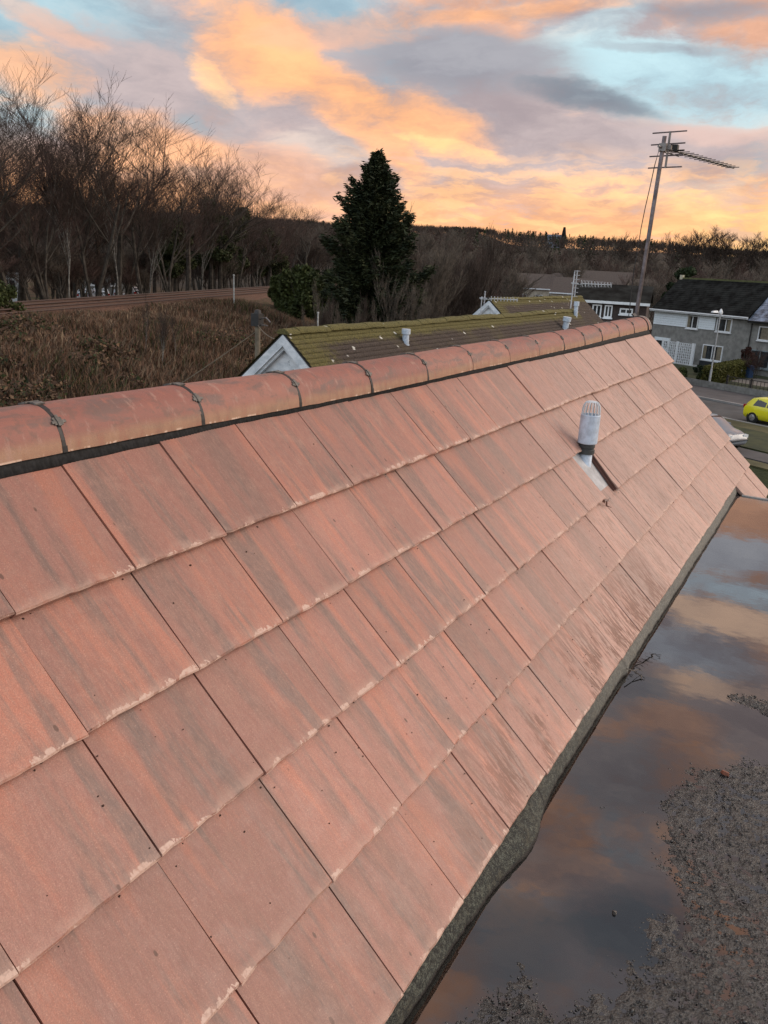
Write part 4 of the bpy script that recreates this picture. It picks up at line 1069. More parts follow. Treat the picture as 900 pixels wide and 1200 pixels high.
# scrub on the bank
def scrub():
    rr = np.random.default_rng(17); n = 90000
    az = rr.uniform(-62, -31, n); d = rr.uniform(9, 66, n)**1.0
    x = CAM.x+d*np.sin(np.radians(az)); y = CAM.y+d*np.cos(np.radians(az)); s = rail_s(x, y)
    keep = (s > .1) & (s < 24) & (rr.random(n) < np.clip(d/34., .35, 1.)*.97)
    cl_ = np.array([mn.noise(Vector((a*.22, b_*.22, 0)))+.5*mn.noise(Vector((a*.8, b_*.8, 2))) for a, b_ in zip(x, y)])
    x, y, s, cl_ = x[keep], y[keep], s[keep], cl_[keep]; n = len(x); z = zt(x, y)
    B = 4; V = []; F = []; MI = []
    x = np.repeat(x, B)+rr.normal(0, .22, n*B); y = np.repeat(y, B)+rr.normal(0, .22, n*B); z = np.repeat(z, B); c4 = np.repeat(cl_, B); s4 = np.repeat(s, B)
    N = n*B; h = rr.uniform(.18, .66, N)*(1+.75*np.clip(c4, -.6, 1))*np.clip(.55+s4*.12, .5, 1.15); an = rr.uniform(0, 6.28, N); ln = rr.uniform(.15, .75, N)*h
    wd = rr.uniform(.012, .030, N); p0 = np.stack([x, y, z-.05], 1)
    dx = np.stack([np.cos(an), np.sin(an), np.zeros(N)], 1); sd_ = np.stack([-np.sin(an+.6), np.cos(an+.6), np.zeros(N)], 1)
    mid = p0+dx*(ln*.35)[:, None]+np.array([0, 0, 1.])*(h*.6)[:, None]; tip = p0+dx*ln[:, None]+np.array([0, 0, 1.])*(h*rr.uniform(.75, 1.1, N))[:, None]
    V = np.stack([p0-sd_*wd[:, None], p0+sd_*wd[:, None], mid+sd_*(wd*.8)[:, None], mid-sd_*(wd*.8)[:, None], tip], 1).reshape(-1, 3)
    o = np.arange(N)*5; F = np.concatenate([np.stack([o, o+1, o+2], 1), np.stack([o, o+2, o+3], 1), np.stack([o+3, o+2, o+4], 1)])
    pick = rr.random(N)+.45*c4; mi = np.where(pick < .20, 0, np.where(pick < .78, 1, np.where(pick < 1.0, 2, 3))); MI = np.concatenate([mi, mi, mi])
    mats = [material('straw_grass', color=(.215, .155, .100), rough=.9, spec=.2, vscale=.8), material('brown_bracken', color=(.150, .086, .055), rough=.9, spec=.2, vscale=.8), material('dark_bramble', color=(.075, .055, .038), rough=.9, spec=.2), M_BUSH]
    tag(link('scrub', np_mesh('scrub', V, F, mats, MI)), kind='stuff', label='brown winter scrub of dead grass, bracken and brambles on the bank')
scrub()

def brambles():
    rr = np.random.default_rng(23); lobes = []; k = 0
    while k < 150:
        az = rr.uniform(-60, -32); d = rr.uniform(14, 52); x, y = polar(az, d); s_ = rail_s(x, y)
        if not (1.0 < s_ < 20): continue
        if mn.noise(Vector((x*.16, y*.16, 9))) < -.05: continue
        r0 = rr.uniform(.5, 1.3); lobes.append(((x, y, float(zt(x, y))+.15), (r0, r0, r0*rr.uniform(.45, .8)))); k += 1
    V, F = leaf_cloud(60000, 0, lobes, .085, rr)
    mi = rr.choice(3, len(F), p=[.45, .3, .25])
    tag(link('bramble', np_mesh('bramble', V, F, [material('bramble_stem', color=(.095, .060, .042), rough=.9, spec=.2), M_IVY, material('dead_leaf_litter', color=(.17, .105, .062), rough=.9, spec=.2)], mi)), kind='stuff', label='mounds of bramble and dead leaves on the bank')
brambles()
# railway: ballast band with rails
def railway():
    def bal(g, b):
        p = g.node('ShaderNodeNewGeometry').outputs['Position']; n = g.noise(p, 6, 5, .7); n2 = g.noise(p, .5, 4, .6)
        c = g.mix(g.ss(n, .35, .65), (.050, .022, .012), (.150, .068, .036)); c = g.mix(g.ss(n2, .5, .65), c, (.090, .050, .026))
        g.put(b.inputs['Base Color'], c); addbump(g, b, n, 1., .1)
    V = []; F = []; ts = np.arange(-70, 190, 2.5)
    prof = [(.9, -.25), (.1, .18), (-1.0, .30), (-2.3, .12), (-3.2, .30), (-5.2, .30), (-6.3, -.2)]
    for k, t in enumerate(ts):
        for (s_, dz) in prof:
            x, y = rail_pt(s_, t); V.append((x, y, 4.5+dz+.05*mn.noise(Vector((s_, t*.5, 0)))))
        if k:
            o = (k-1)*7
            for j in range(6): F.append((o+j, o+j+1, o+j+8, o+j+7))
    bed = link('railway_bed', np_mesh('railway_bed', V, F, material('brown_ballast', bal), smooth=True)); tag(bed, kind='structure')
    M_RAIL = material('rusty_rail', color=(.045, .022, .015), rough=.6)
    for s_ in (-.2, -1.65, -3.1, -4.55):
        b = MB(); x0, y0 = rail_pt(s_, -70); x1, y1 = rail_pt(s_, 188); b.tube([(x0, y0, 4.84), (x1, y1, 4.84)], .05, 4); b.build('rail', M_RAIL, bed)
railway()
# post beside the railway and pale post behind
def post(name, az, d, z0, z1, r0, mat, label, cat='post'):
    x, y = polar(az, d); b = MB(); b.tube([(0, 0, 0), (0, 0, z1-z0)], [r0, r0*.85], 8); b.lathe([(r0*1.3, z1-z0-.02), (r0*1.3, z1-z0+.06), (0, z1-z0+.08)], n=8)
    o = b.build(name, mat); o.location = (x, y, z0); return tag(o, label, cat)
M_CONC = material('pale_concrete', color=(.42, .42, .40), rough=.8)
M_WOODP = material('weathered_pole', color=(.17, .14, .10), rough=.9, vscale=8)
post('line_post', -39.52, 62, 4.2, 6.55, .055, M_CONC, 'slim pale post on the railway before the green trees')
post('line_post', -33.9, 50, 2.2, 4.9, .05, M_CONC, 'short pale post just above the left part of the mossy ridge')
# telegraph pole beyond the white gable
x, y = polar(-37.95, 20.5)
tp = empty('telegraph_pole', (x, y, 1.0), label='wooden telegraph pole with a black box on top beside the white gable', cat='pole')
b = MB(); b.tube([(0, 0, -1), (0, 0, 5.42)], [.085, .065], 10); b.build('pole_shaft', M_WOODP, tp)
b = MB(); b.box((-.13, -.1, 5.30), (.10, .1, 5.60)); b.lathe([(.09, 5.60), (.07, 5.68), (0, 5.70)], n=10); b.build('junction_box', M_DARK, tp)
b = MB(); b.tube([(0, 0, 5.46), (.25, 0, 5.52), (.38, 0, 5.42)], .018, 6); b.tube([(.0, 0, 5.36), (.30, 0, 5.33)], .015, 6); b.build('bracket', M_ALU, tp)
def wire(p, q, sag, r_=.008):
    p, q = Vector(p), Vector(q); return [p.lerp(q, t/12)-Vector((0, 0, sag*4*(t/12)*(1-t/12))) for t in range(13)]
b = MB(); b.tube(wire((0, 0, 5.33), (Vector((-6.28, 9.9, 6.7))-Vector((x, y, 1.0))), .15), .009, 4); b.tube(wire((0, 0, 5.2), (-3.6, -3.8, 1.9), .15), .010, 4); b.build('wire', M_WOODP, tp)
# bridge parapet with railings at the end of the railway
x, y = polar(-36.2, 88); br = empty('bridge_railing', (x, y, 4.9), R(-30), label='pale bridge railing beyond the end of the railway, left of the conifer', cat='railing')
M_PALER = material('pale_railing', color=(.30, .28, .24), rough=.7)
for zz in (.9, 1.45): b = MB(); b.box((0, 0, zz), (4.6, .08, zz+.14)); b.build('rail', M_PALER, br)
for k in range(5): b = MB(); b.box((k*1.1, -.02, -1.5), (k*1.1+.12, .10, 1.55)); b.build('post', M_PALER, br)

# ================================================================== THE STREET AND THE OPPOSITE TERRACE
SD = Vector((.875, -.485, 0)).normalized(); SN = Vector((.485, .875, 0)).normalized(); SR = math.atan2(SD.y, SD.x)
def sp(s_, n_, z=0.): v = SD*s_+SN*n_; return Vector((v.x, v.y, z))
def street_mat(c1, c2, rough=.8):
    def f(g, b):
        p = g.node('ShaderNodeNewGeometry').outputs['Position']; n = g.noise(p, .9, 5, .65); n2 = g.noise(p, 25, 3, .6)
        g.put(b.inputs['Base Color'], g.mix(g.ss(g.math('ADD', g.math('MULTIPLY', n, .65), g.math('MULTIPLY', n2, .35)), .38, .62), c1, c2)); b.inputs['Roughness'].default_value = rough
    return f
def strip(name, s0, s1, n0, n1, z0, z1, mat, kind='structure'):
    b = MB(); M_ = Matrix.Rotation(SR, 4, 'Z'); b.box((s0, n0, z0), (s1, n1, z1), M=M_); return tag(b.build(name, mat), kind=kind)
M_ASPH = material('asphalt', street_mat((.040, .040, .041), (.075, .075, .076))); M_PAVE = material('dark_pavement', street_mat((.050, .048, .050), (.080, .075, .078)))
M_KERB = material('kerb_stone', street_mat((.20, .195, .19), (.30, .29, .28))); M_GRASS = material('winter_grass', street_mat((.018, .026, .008), (.046, .052, .016), .95)); M_YGR = material('worn_grass', street_mat((.06, .055, .022), (.11, .098, .045), .95))
strip('road', -160, 160, 42.9, 48.5, -.10, .02, M_ASPH); strip('kerb', -160, 160, 48.5, 48.75, -.1, .14, M_KERB); strip('pavement', -160, 160, 48.75, 53.6, -.1, .12, M_PAVE)
strip('near_kerb', -160, 160, 42.6, 42.9, -.1, .12, M_KERB); strip('grass_verge', -160, 160, 36.2, 42.6, -.1, .10, M_GRASS); strip('worn_verge', -160, 160, 40.9, 42.58, .0, .104, M_YGR)
strip('footpath', -160, 160, 34.2, 36.0, -.1, .06, M_PAVE); strip('path_edge', -160, 160, 33.0, 34.0, -.1, .05, M_YGR); strip('front_garden', -60, 60, 53.9, 66.4, -.1, .06, M_GRASS)
M_BLOCK = material('grey_walling', color=(.23, .225, .21), rough=.9, vary=.12, vscale=2)
M_SLATE = material('dark_roof_tile', color=(.014, .015, .014), rough=.9, vary=.4, vscale=1.2, spec=.15)
M_SLATE2 = material('wet_slate_sheen', color=(.17, .20, .26), rough=.4, vary=.45, vscale=1.4)  # bluish sheen of wet, moss-free slate is put into the base colour
M_GLASS = material('window_glass', color=(.035, .040, .045), rough=.06, spec=.8, vary=.3, vscale=1.)
M_PANEL = material('pale_blue_panel', color=(.80, .86, .90), rough=.45, vary=.03)
M_CURT = material('net_curtain', color=(.20, .17, .12), rough=.8)
def block_window(par, x0, x1, z0, z1, y=-.06, mull=(.5,), mat=M_WHITE, curtain=None):
    b = MB(); fw = .09
    b.box((x0, y-.05, z0), (x0+fw, y+.05, z1)); b.box((x1-fw, y-.05, z0), (x1, y+.05, z1)); b.box((x0+fw, y-.05, z1-fw), (x1-fw, y+.05, z1)); b.box((x0-.06, y-.10, z0-.10), (x1+.06, y+.05, z0-.003)); b.box((x0+fw, y-.05, z0), (x1-fw, y+.05, z0+fw))
    for m_ in mull: xm = x0+(x1-x0)*m_; b.box((xm-.04, y-.04, z0+fw+.001), (xm+.04, y+.04, z1-fw-.001))
    f_ = b.build('window', mat, par); b = MB(); b.box((x0+fw*.6, y+.0, z0+fw*.6), (x1-fw*.6, y+.02, z1-fw*.6)); b.build('pane', M_GLASS, f_)
    if curtain:
        b = MB()
        for (a_, c_) in curtain: b.box((x0+(x1-x0)*a_, y-.012, z0+fw), (x0+(x1-x0)*c_, y-.002, z1-fw))
        b.build('curtain', M_CURT, f_)
    return f_
def terrace(x0, wd, label, roofm, lower=0., first=True):
    o = empty('terraced_house', sp(0, 0), SR, label=label, cat='house', group='terraced houses across the road')
    P = Vector((-16.4, 85.4, 0)); base = P+SD*x0; o.location = (base.x, base.y, 0)
    ez = 4.85-lower
    b = MB(); b.box((0, 0, -.2), (wd, 6.4, ez)); b.prism([(0, ez), (6.4, ez), (3.2, 7.75)], 0.0, wd, axis='x'); b.build('wall', M_BLOCK, o)
    rf = MB()
    rf.prism([(-.45, ez+.02), (3.2, 7.92-lower*.2), (3.2, 7.80-lower*.2), (-.45, ez-.10)], -.12 if first else .004, wd+.0, axis='x')
    rf.prism([(6.85, ez+.02), (3.2, 7.915-lower*.2), (3.2, 7.80-lower*.2), (6.85, ez-.10)][::-1], -.12 if first else .004, wd+.0, axis='x')
    rfo = rf.build('roof', roofm, o)
    b = MB(); b.box((-.12 if first else .01, 3.08, 7.88-lower*.2), (wd, 3.32, 8.03-lower*.2)); b.build('ridge', material('mossy_ridge', color=(.09, .095, .035), vscale=2), rfo)
    b = MB(); nk = 17
    for k in range(nk):   # courses of tiles as raised strips
        t0, t1 = k/nk, (k+1)/nk; ya, za = -.45+3.6*t0, ez+.03+(7.92-ez-.2*lower)*t0*.99; yb, zb = -.45+3.6*t1, ez+.03+(7.92-ez-.2*lower)*t1*.99
        b.add([(0.0, ya, za+.035), (wd, ya, za+.035), (wd, yb, zb+.008), (0.0, yb, zb+.008), (0.0, ya, za), (wd, ya, za)], [(0, 1, 2, 3), (4, 5, 1, 0)])
    b.build('tile_course', roofm, rfo)
    b = MB(); b.box((-.15 if first else .02, -.55, ez-.13), (wd-.02, -.452, ez+.07)); b.tube([(-.15 if first else .02, -.60, ez+.02), (wd-.02, -.60, ez+.02)], .06, 6); b.build('fascia', M_WHITE if first else M_DARK, o)
    return o, ez
h1, ez = terrace(0, 10.9, 'grey terraced house with pale upper panels and a patterned screen wall by its door', M_SLATE)
for (xa, xb) in ((.10, 4.05), (5.45, 7.25)):
    b = MB(); nb = 6
    for k in range(nb): z0 = 3.45+(ez-.18-3.45)*k/nb; b.box((xa, -.07, z0+.012), (xb, -.012, 3.45+(ez-.18-3.45)*(k+1)/nb))
    b.build('cladding_panel', M_PANEL, h1)
block_window(h1, 4.10, 5.40, 3.40, 4.62, curtain=[(.08, .3)]); block_window(h1, 7.45, 9.05, 3.40, 4.62, mull=(.62,), curtain=[(.7, .94)])
b = MB(); b.box((.55, -.06, .0), (2.45, -.004, 2.25)); dr = b.build('door', M_PANEL, h1); b = MB(); b.box((.80, -.10, 1.35), (2.15, -.062, 1.95)); b.build('door_pane', M_GLASS, dr); b = MB(); b.box((.55, -.12, -.05), (.66, -.062, 2.25)); b.box((2.34, -.12, -.05), (2.45, -.062, 2.25)); b.build('door_post', M_WHITE, dr)
def screen(x0, x1, z0, z1, y):
    b = MB(); n = int((x1-x0)/.215); m_ = int((z1-z0)/.215); w_ = (x1-x0)/n; h_ = (z1-z0)/m_
    for i in range(n+1): b.box((x0+i*w_-.022, y-.05, z0), (x0+i*w_+.022, y+.05, z1))
    for j in range(m_+1): b.box((x0+.02, y-.045, z0+j*h_-.022), (x1-.02, y+.045, z0+j*h_+.022))
    for i in range(n):
        for j in range(m_):
            cx, cz = x0+(i+.5)*w_, z0+(j+.5)*h_
            if (i+j) % 2: b.add([(cx-.05, y-.04, cz), (cx, y-.04, cz+.05), (cx+.05, y-.04, cz), (cx, y-.04, cz-.05)], [(0, 1, 2, 3)])
    return b
b = screen(2.60, 4.15, .15, 2.05, -1.1); b.build('screen_wall', M_WHITE, h1)
b = screen(4.35, 5.95, .15, 2.05, -1.1); b.build('screen_wall', M_WHITE, h1)
b = MB(); b.box((4.17, -1.2, 0), (4.33, -1.0, 2.15)); b.box((5.97, -1.2, 0), (6.25, -1.0, 2.15)); b.box((2.46, -1.2, 0), (2.58, -1.0, 2.15)); b.build('screen_pier', M_WHITE, h1)
b = MB(); b.box((2.4, -1.25, -.1), (7.2, -.02, .12)); b.build('doorstep', M_CONC, h1)
block_window(h1, 6.35, 8.55, .72, 2.12, mull=(.5,), curtain=[(.05, .2), (.72, .95)]); b = MB(); b.box((6.3, -.2, .12), (8.5, -.01, .58)); b.build('plinth', material('dark_plinth', color=(.02, .022, .026)), h1)
h2, ez2 = terrace(10.9, 11.5, 'grey terraced house at the right edge with a bluish wet sheen coloured into its roof', M_SLATE2, lower=.25, first=False)
block_window(h2, .95, 3.6, 3.05, 4.25, curtain=[(.1, .9)]); block_window(h2, 0.55, 3.4, .65, 2.2, mat=material('blue_grey_frame', color=(.22, .27, .29)), mull=(.33, .66))
b = MB(); b.tube([(.2, -.08, 0), (.2, -.08, ez2-.2)], .05, 6); b.build('drainpipe', M_DARK, h2)
for (s0, lab) in ((.15, 'left'), (-1, '')):
    if s0 < 0: continue
    b = MB(); b.box((-.02, 3.0, 7.8), (.30, 3.3, 8.25)); b.build('chimney', material('pale_chimney', color=(.45, .42, .32)), h1)
# garden walls, fence, hedge, lamp
gw = empty('garden_wall', sp(0, 0), SR, label='low grey block wall with a dark railing along the far pavement', cat='wall'); gw.location = sp(-46, 53.7)
WL = 30
b = MB()
b.box((0, 0, 0), (WL, .18, .55))
b.build('wall_base', M_BLOCK, gw)
for k in range(30):
    for j in range(2):
        if k < 6 and j > 1: continue
        b = MB() if (k, j) == (0, 0) else None
        if b: b.box((.01, -.025, .0), (.98, 0.0-.003, .27)); blk = b.mesh('wall_block', M_BLOCK)
        o = link('wall_block', blk, gw); o.location = (k*1.0+(.0 if j else .0), 0, .02+j*.285)
b = MB()
for k in range(48): b.box((9.1+k*.3, .06, .55), (9.1+k*.3+.03, .09, 1.15))
b.box((9.0, .05, 1.12), (23.6, .10, 1.17)); b.box((9.0, .05, .66), (23.6, .10, .70))
for k in range(8): b.box((9.0+k*2, .02, .55), (9.12+k*2, .14, 1.25))
b.build('railing', M_DARK, gw)
def hedge(p0, p1, wd, h, label, mat, seed):
    p0, p1 = Vector(p0), Vector(p1); L = (p1-p0).length; rr = np.random.default_rng(seed); n = int(5200*L/5)
    o = empty('hedge', p0, math.atan2((p1-p0).y, (p1-p0).x), label=label, cat='hedge')
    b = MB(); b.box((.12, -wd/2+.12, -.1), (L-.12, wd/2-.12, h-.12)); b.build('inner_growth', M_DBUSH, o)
    face = rr.integers(0, 4, n); X = rr.uniform(0, L, n); Y = rr.uniform(-wd/2, wd/2, n); Z = rr.uniform(0, h, n)
    Y = np.where(face == 0, -wd/2, np.where(face == 1, wd/2, Y)); Z = np.where(face >= 2, h, Z); X = np.where((face == 3) & (rr.random(n) < .35), np.where(rr.random(n) < .5, 0, L), X)
    Z = np.where((X == 0) | (X == L), rr.uniform(0, h, n), Z)
    P = np.stack([X, Y, Z], 1)+rr.normal(0, .05, (n, 3)); a = rr.normal(size=(n, 3)); a /= np.linalg.norm(a, axis=1)[:, None]; c_ = np.cross(a, rr.normal(size=(n, 3))); c_ /= np.linalg.norm(c_, axis=1)[:, None]; s_ = rr.uniform(.05, .11, n)[:, None]
    V = np.stack([P-a*s_, P+c_*s_*.6, P+a*s_, P-c_*s_*.6], 1).reshape(-1, 3); link('foliage', np_mesh('foliage', V, np.arange(n*4).reshape(-1, 4), mat), o); return o
hedge(sp(-40.2, 56.0), sp(-43.2, 64.4), 1.1, 1.35, 'clipped yellow-green hedge running from the pavement to the grey house', M_HEDGE, 5)
hedge(sp(-60, 54.8), sp(-44.5, 54.8), 1.0, 1.0, 'dark low hedge along the pavement beside the lamp post', M_DBUSH, 6)
p = sp(-43.9, 65.7); bush('red_shrub', p, .9, 2.3, leaf_mat('red_brown_leaf', (.035, .012, .010), (.085, .030, .022)), 'reddish brown shrub against the grey house wall', 2500, .09, seed=41)
p = sp(-41.2, 63.6); put_tree('bare_shrub', small, p.x, p.y, 3.0, 10, 'leafless twiggy shrub in the garden right of the hedge', seed=1, sx=1.5)['category'] = 'shrub'
for k, (s_, n_, rr_) in enumerate([(-43.2, 56.5, .8), (-44.5, 60.5, .7), (-42.2, 57.8, .5)]):
    bush('garden_shrub', sp(s_, n_), rr_, rr_*1.1, M_DBUSH if k % 2 else M_BUSH, ['dark rounded garden shrub nearest the lamp post', 'small garden shrub below the screen wall', 'little green garden shrub left of the hedge'][k], 1500, .08, seed=50+k)
b = MB(); b.box((0, 0, 0), (.6, .6, 1.0)); b.box((-.04, -.04, 1.0), (.64, .64, 1.08)); b.box((.1, -.05, .85), (.5, -.001, .93)); o = b.build('wheelie_bin', material('blue_bin_plastic', color=(.035, .07, .16), rough=.5)); o.location = sp(-42.6, 63.6); o.rotation_euler = (0, 0, SR); tag(o, 'blue bin standing right of the hedge in the front garden', 'bin')
b = MB(); b.lathe([(0, .50), (.10, .52), (.17, .60), (.19, .70), (.17, .80), (.10, .88), (0, .90)], n=12); b.lathe([(.03, 0), (.03, .52)], n=6); o = b.build('garden_globe', M_WHITE, smooth=True); o.location = sp(-42.2, 62.6); tag(o, 'small white ball ornament in the garden beside the blue bin', 'ornament')
b = MB(); b.box((0, 0, 0), (7, 4.5, .02)); o = b.build('gravel_bed', material('pale_gravel', color=(.20, .175, .15), vscale=8)); o.location = sp(-41.5, 59.5, .062); o.rotation_euler = (0, 0, SR); tag(o, kind='structure')
lm = empty('street_lamp', sp(-38.8, 53.55, .1), SR, label='slim pale street lamp standing on the far pavement before the grey house', cat='street lamp')
LP = sp(-38.8, 53.55); 
x, y = polar(-7.70, 67.6); lm.location = (x, y, .1)
b = MB(); b.tube([(0, 0, 0), (0, 0, 1.3)], .085, 10); b.tube([(0, 0, 1.3), (0, 0, 5.35)], [.06, .045], 10); b.build('lamp_column', material('galvanised_steel', color=(.40, .41, .42), rough=.5, metal=.2), lm)
b = MB(); b.tube([(0, 0, 5.35), (.0, -.12, 5.48), (.0, -.55, 5.56)], .03, 6); b.build('lamp_arm', M_CONC, lm)
b = MB(); b.add([(-.12, -1.0, 5.52), (.12, -1.0, 5.52), (.15, -.45, 5.50), (-.15, -.45, 5.50), (-.07, -.95, 5.62), (.07, -.95, 5.62), (.09, -.45, 5.66), (-.09, -.45, 5.66)], [(0,1,2,3)[::-1],(4,5,6,7),(0,1,5,4),(1,2,6,5),(2,3,7,6),(3,0,4,7)]); b.lathe([(.13, 5.40), (.15, 5.55), (.05, 5.78), (0, 5.80)], n=10); b.build('lamp_head', M_WHITE, lm)

# ------------------------------------------------------------------ cars
M_TYRE = material('tyre', color=(.012, .012, .013), rough=.8); M_RIM = material('alloy_rim', color=(.45, .45, .46), rough=.3, metal=.7)
M_CGL = material('car_glass', color=(.008, .011, .014), rough=.04, spec=.9)
M_RED = material('red_lens', color=(.32, .012, .01), rough=.2); M_LENS = material('clear_lens', color=(.75, .78, .80), rough=.12)
def paint(name, c):
    def f(g, b):
        p = g.node('ShaderNodeTexCoord').outputs['Object']; g.put(b.inputs['Base Color'], g.mix(g.ss(g.noise(p, 3, 3), .3, .7), tuple(q*.93 for q in c), c))
        b.inputs['Roughness'].default_value = .28; b.inputs['Coat Weight'].default_value = .6; b.inputs['Coat Roughness'].default_value = .08
    return material(name, f)
def car(name, loc, rz, paintm, label, L=4.0, Wd=1.74, Hh=1.50):
    o = empty(name, loc, rz, label=label, cat='car')
    # stations from rear (x=0) to front: x, belt z, roof z, roof half-width factor, bottom z
    st = [(0.00, .62, .66, .80, .42), (.05, .85, .92, .86, .30), (.14, .95, 1.15, .74, .26), (.42, .97, 1.40, .70, .24), (.85, .97, Hh-.02, .70, .22), (1.5, .96, Hh, .70, .22), (2.2, .95, Hh-.03, .70, .22),
          (2.65, .94, 1.30, .71, .22), (3.08, .93, .99, .80, .22), (3.5, .88, .92, .82, .23), (3.85, .74, .80, .80, .27), (3.97, .55, .60, .75, .38)]
    V = []; F = []; n = 0
    for (x, bz, rz_, rf, z0) in st:
        hw = Wd/2*(1 if .3 < x < 3.5 else .93 if .04 < x < 3.8 else .84)
        ring = [(hw*.86, z0), (hw*.97, z0+.12), (hw, .55), (hw*.985, bz-.08), (hw*.95, bz), (hw*rf*1.05 if rz_-bz > .15 else hw*.90, rz_-.05 if rz_-bz > .15 else (bz+rz_)/2), (hw*rf*.82, rz_), (0, rz_+.015)]
        full = ring + [(-a_, c_) for a_, c_ in ring[-2::-1]]
        n = len(full); V += [(x*L/3.97, a_, c_) for a_, c_ in full]
    for k in range(len(st)-1):
        for j in range(n-1): F.append((k*n+j, (k+1)*n+j, (k+1)*n+j+1, k*n+j+1))
        F.append((k*n+n-1, (k+1)*n+n-1, (k+1)*n, k*n))
    F.append(tuple(range(n))); F.append(tuple(range(len(st)*n-1, (len(st)-1)*n-1, -1)))
    me = bpy.data.meshes.new('body'); me.from_pydata(V, [], F); me.materials.append(paintm); me.polygons.foreach_set('use_smooth', [True]*len(F)); me.update()
    try: me.set_sharp_from_angle(angle=R(38))
    except Exception: pass
    body = link('body', me, o)
    for sd_ in (-1, 1):
        for (xa, xb, xc, xd) in ((.62, 1.42, 1.42, .80), (1.50, 2.92, 2.42, 1.50)):
            b = MB(); zt0, zt1 = 1.0, Hh-.11; ya, yb = Wd/2*.935+.012, Wd/2*.735+.014
            pts = [(xa, sd_*ya, zt0), (xb, sd_*ya, zt0), (xc, sd_*yb, zt1), (xd, sd_*yb, zt1)]; pts2 = [(a_, c_-sd_*.02, e_) for a_, c_, e_ in pts]
            b.add(pts+pts2, [(0,1,2,3), (7,6,5,4), (0,4,5,1), (1,5,6,2), (2,6,7,3), (3,7,4,0)]); b.build('side_window', M_CGL, o)
    b = MB(); b.add([(.03, -.60, 1.0), (.03, .60, 1.0), (.36, .52, Hh-.12), (.36, -.52, Hh-.12), (.10, -.60, .98), (.10, .60, .98), (.42, .52, Hh-.14), (.42, -.52, Hh-.14)], [(0,1,2,3)[::-1], (4,5,6,7), (0,1,5,4), (1,2,6,5), (2,3,7,6), (3,0,4,7)]); b.build('rear_window', M_CGL, o)
    b = MB(); b.add([(3.06, -.70, 1.0), (3.06, .70, 1.0), (2.36, .56, Hh-.05), (2.36, -.56, Hh-.05), (3.0, -.70, .98), (3.0, .70, .98), (2.30, .56, Hh-.07), (2.30, -.56, Hh-.07)], [(0,1,2,3), (7,6,5,4), (0,4,5,1), (1,5,6,2), (2,6,7,3), (3,7,4,0)]); b.build('windscreen', M_CGL, o)
    for sd_ in (-1, 1):
        b = MB(); b.box((-.03, sd_*.62-.15, .80), (.26, sd_*.62+.15+.03*sd_*0, .98)); b.build('tail_light', M_RED, o)
        b = MB(); b.box((3.62, sd_*.60-.17, .62), (3.95, sd_*.60+.17, .78)); b.build('headlight', M_LENS, o)
        b = MB(); b.box((2.55, sd_*.95-.10, .98), (2.72, sd_*.95+.08, 1.12)); b.build('wing_mirror', paintm, o)
        for xw in (.72, 3.22):
            b = MB(); M_ = Matrix.Translation((xw, sd_*(Wd/2-.10), .31)) @ Matrix.Rotation(R(90), 4, 'X')
            c0 = len(b.v); b.lathe([(.19, -.11), (.30, -.11), (.32, -.07), (.32, .07), (.30, .11), (.19, .11)], n=24); b.v = [tuple(M_ @ Vector(q)) for q in b.v]; wh = b.build('wheel', M_TYRE, o)
            b = MB(); b.lathe([(0, -.118), (.07, -.118), (.19, -.10), (.20, -.09), (.20, .09), (.19, .10), (.07, .118), (0, .118)], n=10); b.v = [tuple(M_ @ Vector(q)) for q in b.v]; b.build('rim', M_RIM, wh)
            b = MB(); b.lathe([(.335, -.118), (.375, -.118), (.375, .09), (.335, .09)], n=24); b.v = [tuple(M_ @ Vector(q)) for q in b.v]; b.build('wheel_arch', M_DARK, o)
    b = MB(); b.box((-.035, -.62, .30), (.03, .62, .46)); b.box((-.045, -.26, .56), (-.0, .26, .67)); b.build('bumper', M_DARK, o)
    return o
c0 = sp(-28.2, 44.3, .02); car('yellow_car', c0, SR, paint('yellow_paint', (.80, .74, .02)), 'bright yellow hatchback parked on the road at the right edge', L=4.0)
c1 = sp(-26.1, 34.7, .10); car('dark_car', c1, SR, paint('dark_blue_paint', (.16, .18, .21)), 'dark car whose silvery bonnet shows past the roof edge', L=4.0)

# dark brown house beyond the mossy roofs and small far houses
def simple_house(name, az, d, z, wd, dp, eh, rh, rz, wallm, roofm, label, wins=(), group=None, base=None):
    x, y = polar(az, d); o = empty(name, (x, y, z), R(rz), label=label, cat='house', group=group)
    b = MB(); b.box((-wd/2, 0, -1), (wd/2, dp, eh)); b.prism([(0, eh), (dp, eh), (dp/2, eh+rh-.1)], -wd/2, wd/2, axis='x'); b.build('wall', wallm, o)
    b = MB(); ov = .35
    b.prism([(-ov, eh-.12), (dp/2, eh+rh), (dp/2, eh+rh-.14), (-ov, eh-.26)], -wd/2-.2, wd/2+.2, axis='x'); b.prism([(dp+ov, eh-.12), (dp/2, eh+rh-.002), (dp/2, eh+rh-.14), (dp+ov, eh-.26)][::-1], -wd/2-.2, wd/2+.2, axis='x'); rf = b.build('roof', roofm, o)
    b = MB(); b.box((-wd/2-.2, -ov-.06, eh-.30), (wd/2+.2, -ov-.003, eh-.12)); b.build('fascia', M_WHITE, o)
    for (xa, xb, z0, z1) in wins: block_window(o, xa, xb, z0, z1, y=-.06)
    if base: b = MB(); b.box((base[0], -.9, 0), (base[1], -.02, base[2])); b.build('porch', M_WHITE, o)
    return o
M_DKBR = material('dark_brown_wall', color=(.045, .030, .026)); 
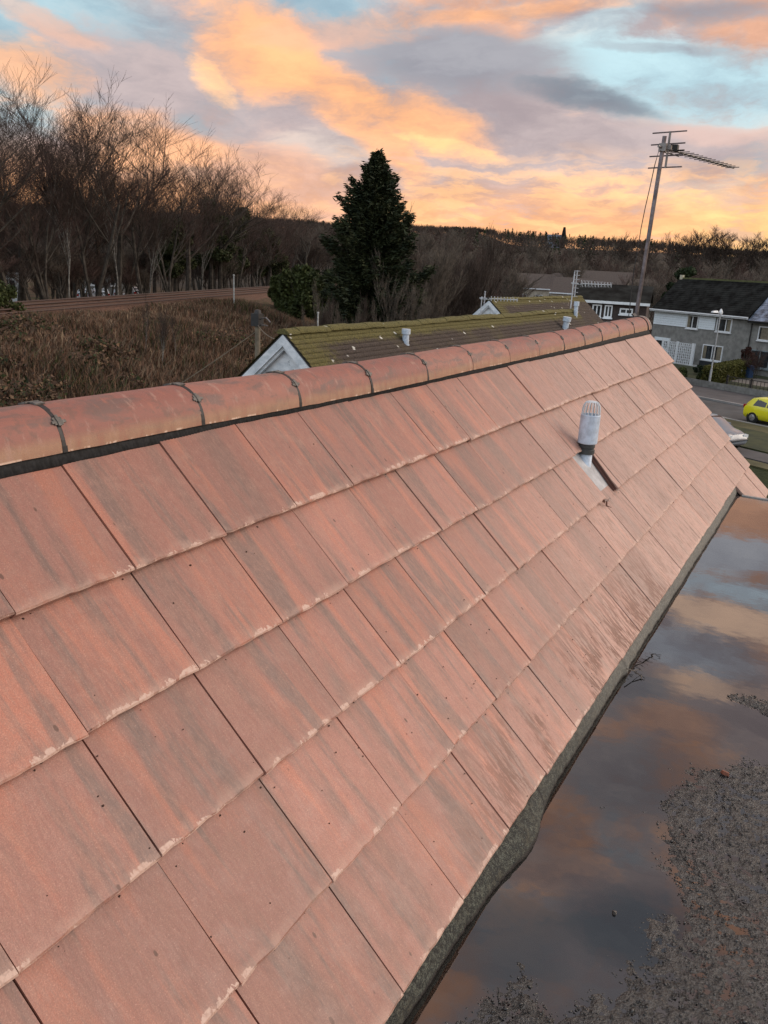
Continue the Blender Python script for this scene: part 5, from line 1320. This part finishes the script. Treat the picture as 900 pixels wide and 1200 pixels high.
simple_house('brown_house', -14.5, 62, 0, 5.0, 5, 6.25, 1.0, 10, M_DKBR, M_SLATE, 'dark brown house with pale windows between the mossy roofs and the mast', wins=[(-1.2, -.55, 5.0, 5.85), (-.35, .2, 5.0, 5.85), (.7, 1.6, 5.3, 5.7)], base=(-1.5, .3, 4.6))
M_SAND = material('pale_stone_wall', color=(.44, .38, .30), vscale=2)
for k, (az, d, wd, rz, lab) in enumerate([(-19.6, 150, 6, 20, 'small pale stone house among the trees, left of the aerial tips'), (-18.6, 158, 5, -35, 'second small pale house in the wood, half behind trees'), (-14.9, 175, 10, 10, 'long low stone house with a dark roof on the wooded slope, left of the mast'), (-12.3, 150, 4.5, 30, 'narrow pale house end in the wood just right of the mast'), (-17.2, 140, 6, 5, 'pale low cottage right of the aerial, under the trees')]):
    x, y = polar(az, d); simple_house('far_house', az, d, float(zt(x, y))+.6, wd, 6, 4.0, 2.3, rz, M_SAND, material('brown_far_roof', color=(.085, .065, .055)), lab, wins=[(-wd*.36, -wd*.16, 1.6, 2.8), (wd*.1, wd*.3, 1.6, 2.8)], group='small far houses in the wood')
# church spire on the skyline
x, y = polar(-17.95, 420); z = float(zt(x, y)); ch = empty('church', (x, y, z), label='tiny church with a thin spire on the skyline', cat='church')
b = MB(); b.box((-.8, -.8, 0), (.8, .8, 6.0)); b.build('tower', M_SLATE, ch); b = MB(); b.lathe([(1.1, 6), (.55, 9.5), (0, CAM.z+420*math.tan(R(2.66))-z)], n=8); b.build('spire', M_SLATE, ch); b = MB(); b.box((-9, 0, 0), (-1, 5, 6.0)); b.build('nave', M_SLATE2, ch)
# parked cars and pale buildings glimpsed through the railway trees
for k, (az, d, lab) in enumerate([(-47.6, 98, 'pale house glimpsed between trunks at the left of the railway trees'), (-54.0, 78, 'bluish pale house glimpsed at the left edge behind the trees')]):
    x, y = polar(az, d); simple_house('glimpsed_house', az, d, float(zt(x, y))-.5, 4.2, 6, 3.4, 2.0, 55, M_PANEL if k else M_BLOCK, M_SLATE, lab, wins=[(-1.6, -.6, 1.7, 2.7), (.4, 1.5, 1.7, 2.7)])
for k in range(4):
    az = -49.0+k*1.15; x, y = polar(az, 92+3*k); o = car('parked_car', (x, y, float(zt(x, y))-.5), R(130+15*k), paint('silver_paint', (.50, .53, .57)) if k != 1 else paint('white_car_paint', (.75, .77, .80)), ['silver car glimpsed through trunks, leftmost of the parked row', 'white car glimpsed through the railway trees', 'silver car right of the white one beyond the railway', 'rightmost silver car beyond the railway, by the forked trunk'][k])
    o['group'] = 'cars glimpsed beyond the railway'
